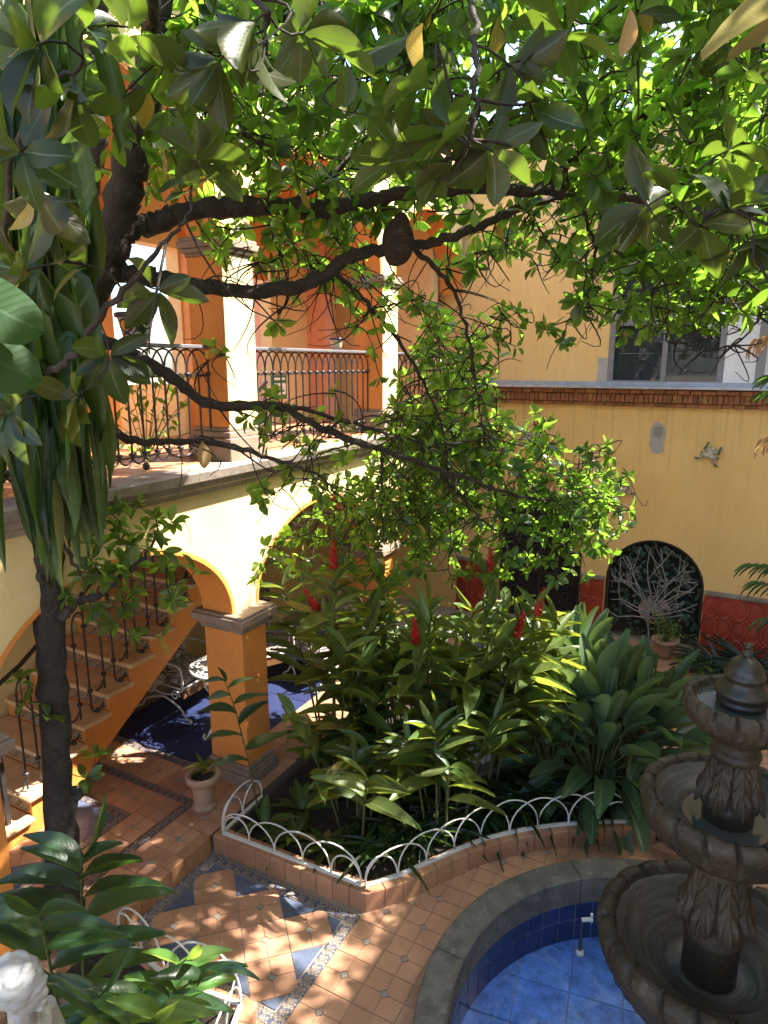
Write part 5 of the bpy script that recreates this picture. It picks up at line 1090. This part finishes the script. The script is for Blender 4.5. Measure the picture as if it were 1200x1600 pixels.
bush('pot_plant_bush', 'green pot plant behind the balcony railing', (-4.3, 3.9, 3.0), .85, 18, .08, 'leaf')
# plant in the urn
upl = thing('urn_seedling', 'young green plant growing in the clay urn', 'plant', (-3.66, 3.66, UP+.285))
for k in range(11):
    a = k*2.4; d = Vector((math.cos(a)*.7, math.sin(a)*.7, random.uniform(.5, 1.1))); leaf_on(upl, upl.location+Vector((0, 0, .01*k)), d, Vector((-math.cos(a), -math.sin(a), .7)), random.uniform(.11, .17), .04, 'long', 'ginger', 1)
# hanging dracaena draped down the trunk
dr = thing('draped_dracaena', 'long striped strap leaves draped down the left of the tree', 'plant', at(60, 120, 3.3)); 
DS = [(70, -60), (30, -40), (110, 20), (60, 80), (20, 120), (95, 160), (50, 230), (110, 260), (25, 300), (80, 330), (45, 420), (100, 420), (20, 480), (70, 520), (110, 540), (40, 600), (90, 640), (60, 690), (30, 560), (100, 700), (15, 650), (120, 610)]
for x, y in DS:
    for q in range(5):
        p = at(x+random.uniform(-28, 28), y+random.uniform(-40, 40), random.uniform(3.2, 3.75)); a = random.uniform(0, 2*PI)
        d = Vector((math.cos(a)*.25, math.sin(a)*.25, -1)); leaf_on(dr, p, d, Vector((math.cos(a), math.sin(a), .2))+rv(.4), random.uniform(.45, .72), random.uniform(.055, .095), 'hang', 'drac', random.choice((0, 3, 5)))
ds = MB().tube([p-dr.location for p in spline([at(60, -150, 3.5), at(70, 120, 3.55), at(60, 350, 3.6), at(75, 560, 3.7), at(60, 720, 3.8)], 5)], .035, 8).build('stem', 'bark', dr)
# foreground ginger-like plants and ferns in the near bed
fg = thing('foreground_ginger', 'glossy broad leaved plant in front of the tree trunk', 'plant', (-3.02, 1.95, .08)); 
cane(fg, Vector((-2.95, 1.93, .08)), at(128, 1340, 4.0), 13, .40, .115, 'strap', .012, .15, sidev=Vector(_r))
cane(fg, Vector((-3.05, 1.85, .08)), at(60, 1430, 3.9), 8, .36, .105, 'strap', .012, .3, sidev=Vector(_r))
fg2 = thing('foreground_ginger', 'bright broad leaved plant low in the front bed beside the ferns', 'plant', (-2.5, 1.85, .08))
for tx, ty, d in ((290, 1500, 3.85), (225, 1550, 3.7), (335, 1520, 3.8), (250, 1590, 3.5), (150, 1560, 3.7)):
    tip = at(tx, ty, d); cane(fg2, Vector((-2.55+random.uniform(-.2, .2), 1.8+random.uniform(-.2, .2), .08)), tip, 8, .30, .085, 'bush' if random.random() < .4 else 'strap', .009, .3, sidev=(Vector(_r)+rv(.5)).normalized())
def fern(label, loc, n, L):
    pl = thing('fern', label, 'fern', loc, 0, 'ferns at the edge of the front bed')
    for k in range(n):
        a = k*2.4+random.uniform(-.2, .2); e = random.uniform(.5, 1.15); P = []; l = L*random.uniform(.7, 1.1)
        for i in range(15): t = i/14; P.append(Vector((math.cos(a)*l*t*math.cos(e*(1-t*.6)), math.sin(a)*l*t*math.cos(e*(1-t*.6)), l*(math.sin(e)*t-.55*t*t))))
        its = []
        for i in range(2, 15):
            ax = (P[i]-P[i-1]).normalized(); sdv = ax.cross(Vector((0, 0, 1))).normalized(); w_ = l*.17*math.sin(PI*min(1, i/14*.9+.12))
            for s_ in (-1, 1): its.append((np.array(P[i][:]), frame(sdv*s_+ax*.35, Vector((0, 0, 1))), w_, w_*.30, .1))
        f = link('frond', leaves_mesh('frond', 'long', its, 'fern'), pl); MB().tube(P, lerpr([.004, .0015], 15), 4).build('rachis', 'cane', f)
fa = at(385, 1585, 4.0); fern('bright green fern beside the corner of the front wire fence', (fa.x, fa.y, .22), 16, .36); fb = at(310, 1600, 3.9); fern('fern in front of the broad leaved plant at the bottom edge', (fb.x, fb.y, .20), 14, .34)
# single big leaves close to the viewer
nl = thing('heart_leaf_climber', 'big soft heart shaped leaves at the left edge close by', 'plant', at(-60, 560, 1.5))
for x, y, d, rz in ((15, 460, 1.45, .2), (20, 550, 1.5, -.4)):
    p = at(-75, y-20, d); leaf_on(nl, p, (at(x+45, y+25, d)-p)+rv(.02), (Vector(_C)-p)+Vector((0, 0, .25)), .16, .115, 'round', 'heart', 4)
MB().tube([at(-60, 400, 1.55)-nl.location, at(-62, 560, 1.5)-nl.location, at(-60, 720, 1.55)-nl.location, at(-50, 1000, 1.7)-nl.location], .006, 6).build('stem', 'cane', nl)
bn = thing('banana_leaf_tip', 'pale banana leaf hanging into the top right corner', 'plant', at(1230, -80, 1.9)); leaf_on(bn, at(1400, -70, 1.9), at(1205, -5, 1.9)-at(1400, -70, 1.9), Vector((0, .2, 1)), .33, .14, 'paddle', 'banana', 1); leaf_on(bn, at(1390, 10, 2.0), at(1220, 30, 1.95)-at(1390, 10, 2.0), Vector((0, .3, 1)), .30, .12, 'paddle', 'banana', 1)
# palm at the right edge: dry and green leaflets
pm = thing('palm', 'palm fronds at the right edge, some dry and brown', 'palm', at(1330, 760, 5.0))
for x0, y0, x1, y1, mat in ((1330, 640, 1195, 685, 'dry'), (1340, 480, 1185, 530, 'dry'), (1340, 600, 1205, 590, 'strap'), (1340, 640, 1205, 615, 'strap'), (1330, 890, 1175, 884, 'strap'), (1330, 925, 1185, 912, 'strap'), (1330, 950, 1195, 968, 'strap')):
    a, b = at(x0, y0, 5.0), at(x1, y1, 5.0); rc = MB().tube([a-pm.location, (a+b)/2-pm.location+Vector((0, 0, .03)), b-pm.location], [.008, .006, .002], 5).build('frond_rib', 'cane', pm)
    for q in range(10):
        t = .25+.75*q/9; p = a.lerp(b, t)
        for s_ in (-1, 1): leaf_on(rc, p, (b-a).normalized()*.8+Vector((0, 0, -.35 if mat == 'dry' else .05))+Vector((0, s_*.5, 0))+rv(.15), Vector((0, 0, 1)), .12, .018 if mat != 'dry' else .03, 'strap', mat, 1)
MB().tube([Vector((0, 0, -2.6)), Vector((.05, 0, -1)), Vector((.1, 0, .6))], [.09, .07, .05], 10).build('trunk', 'bark', pm)
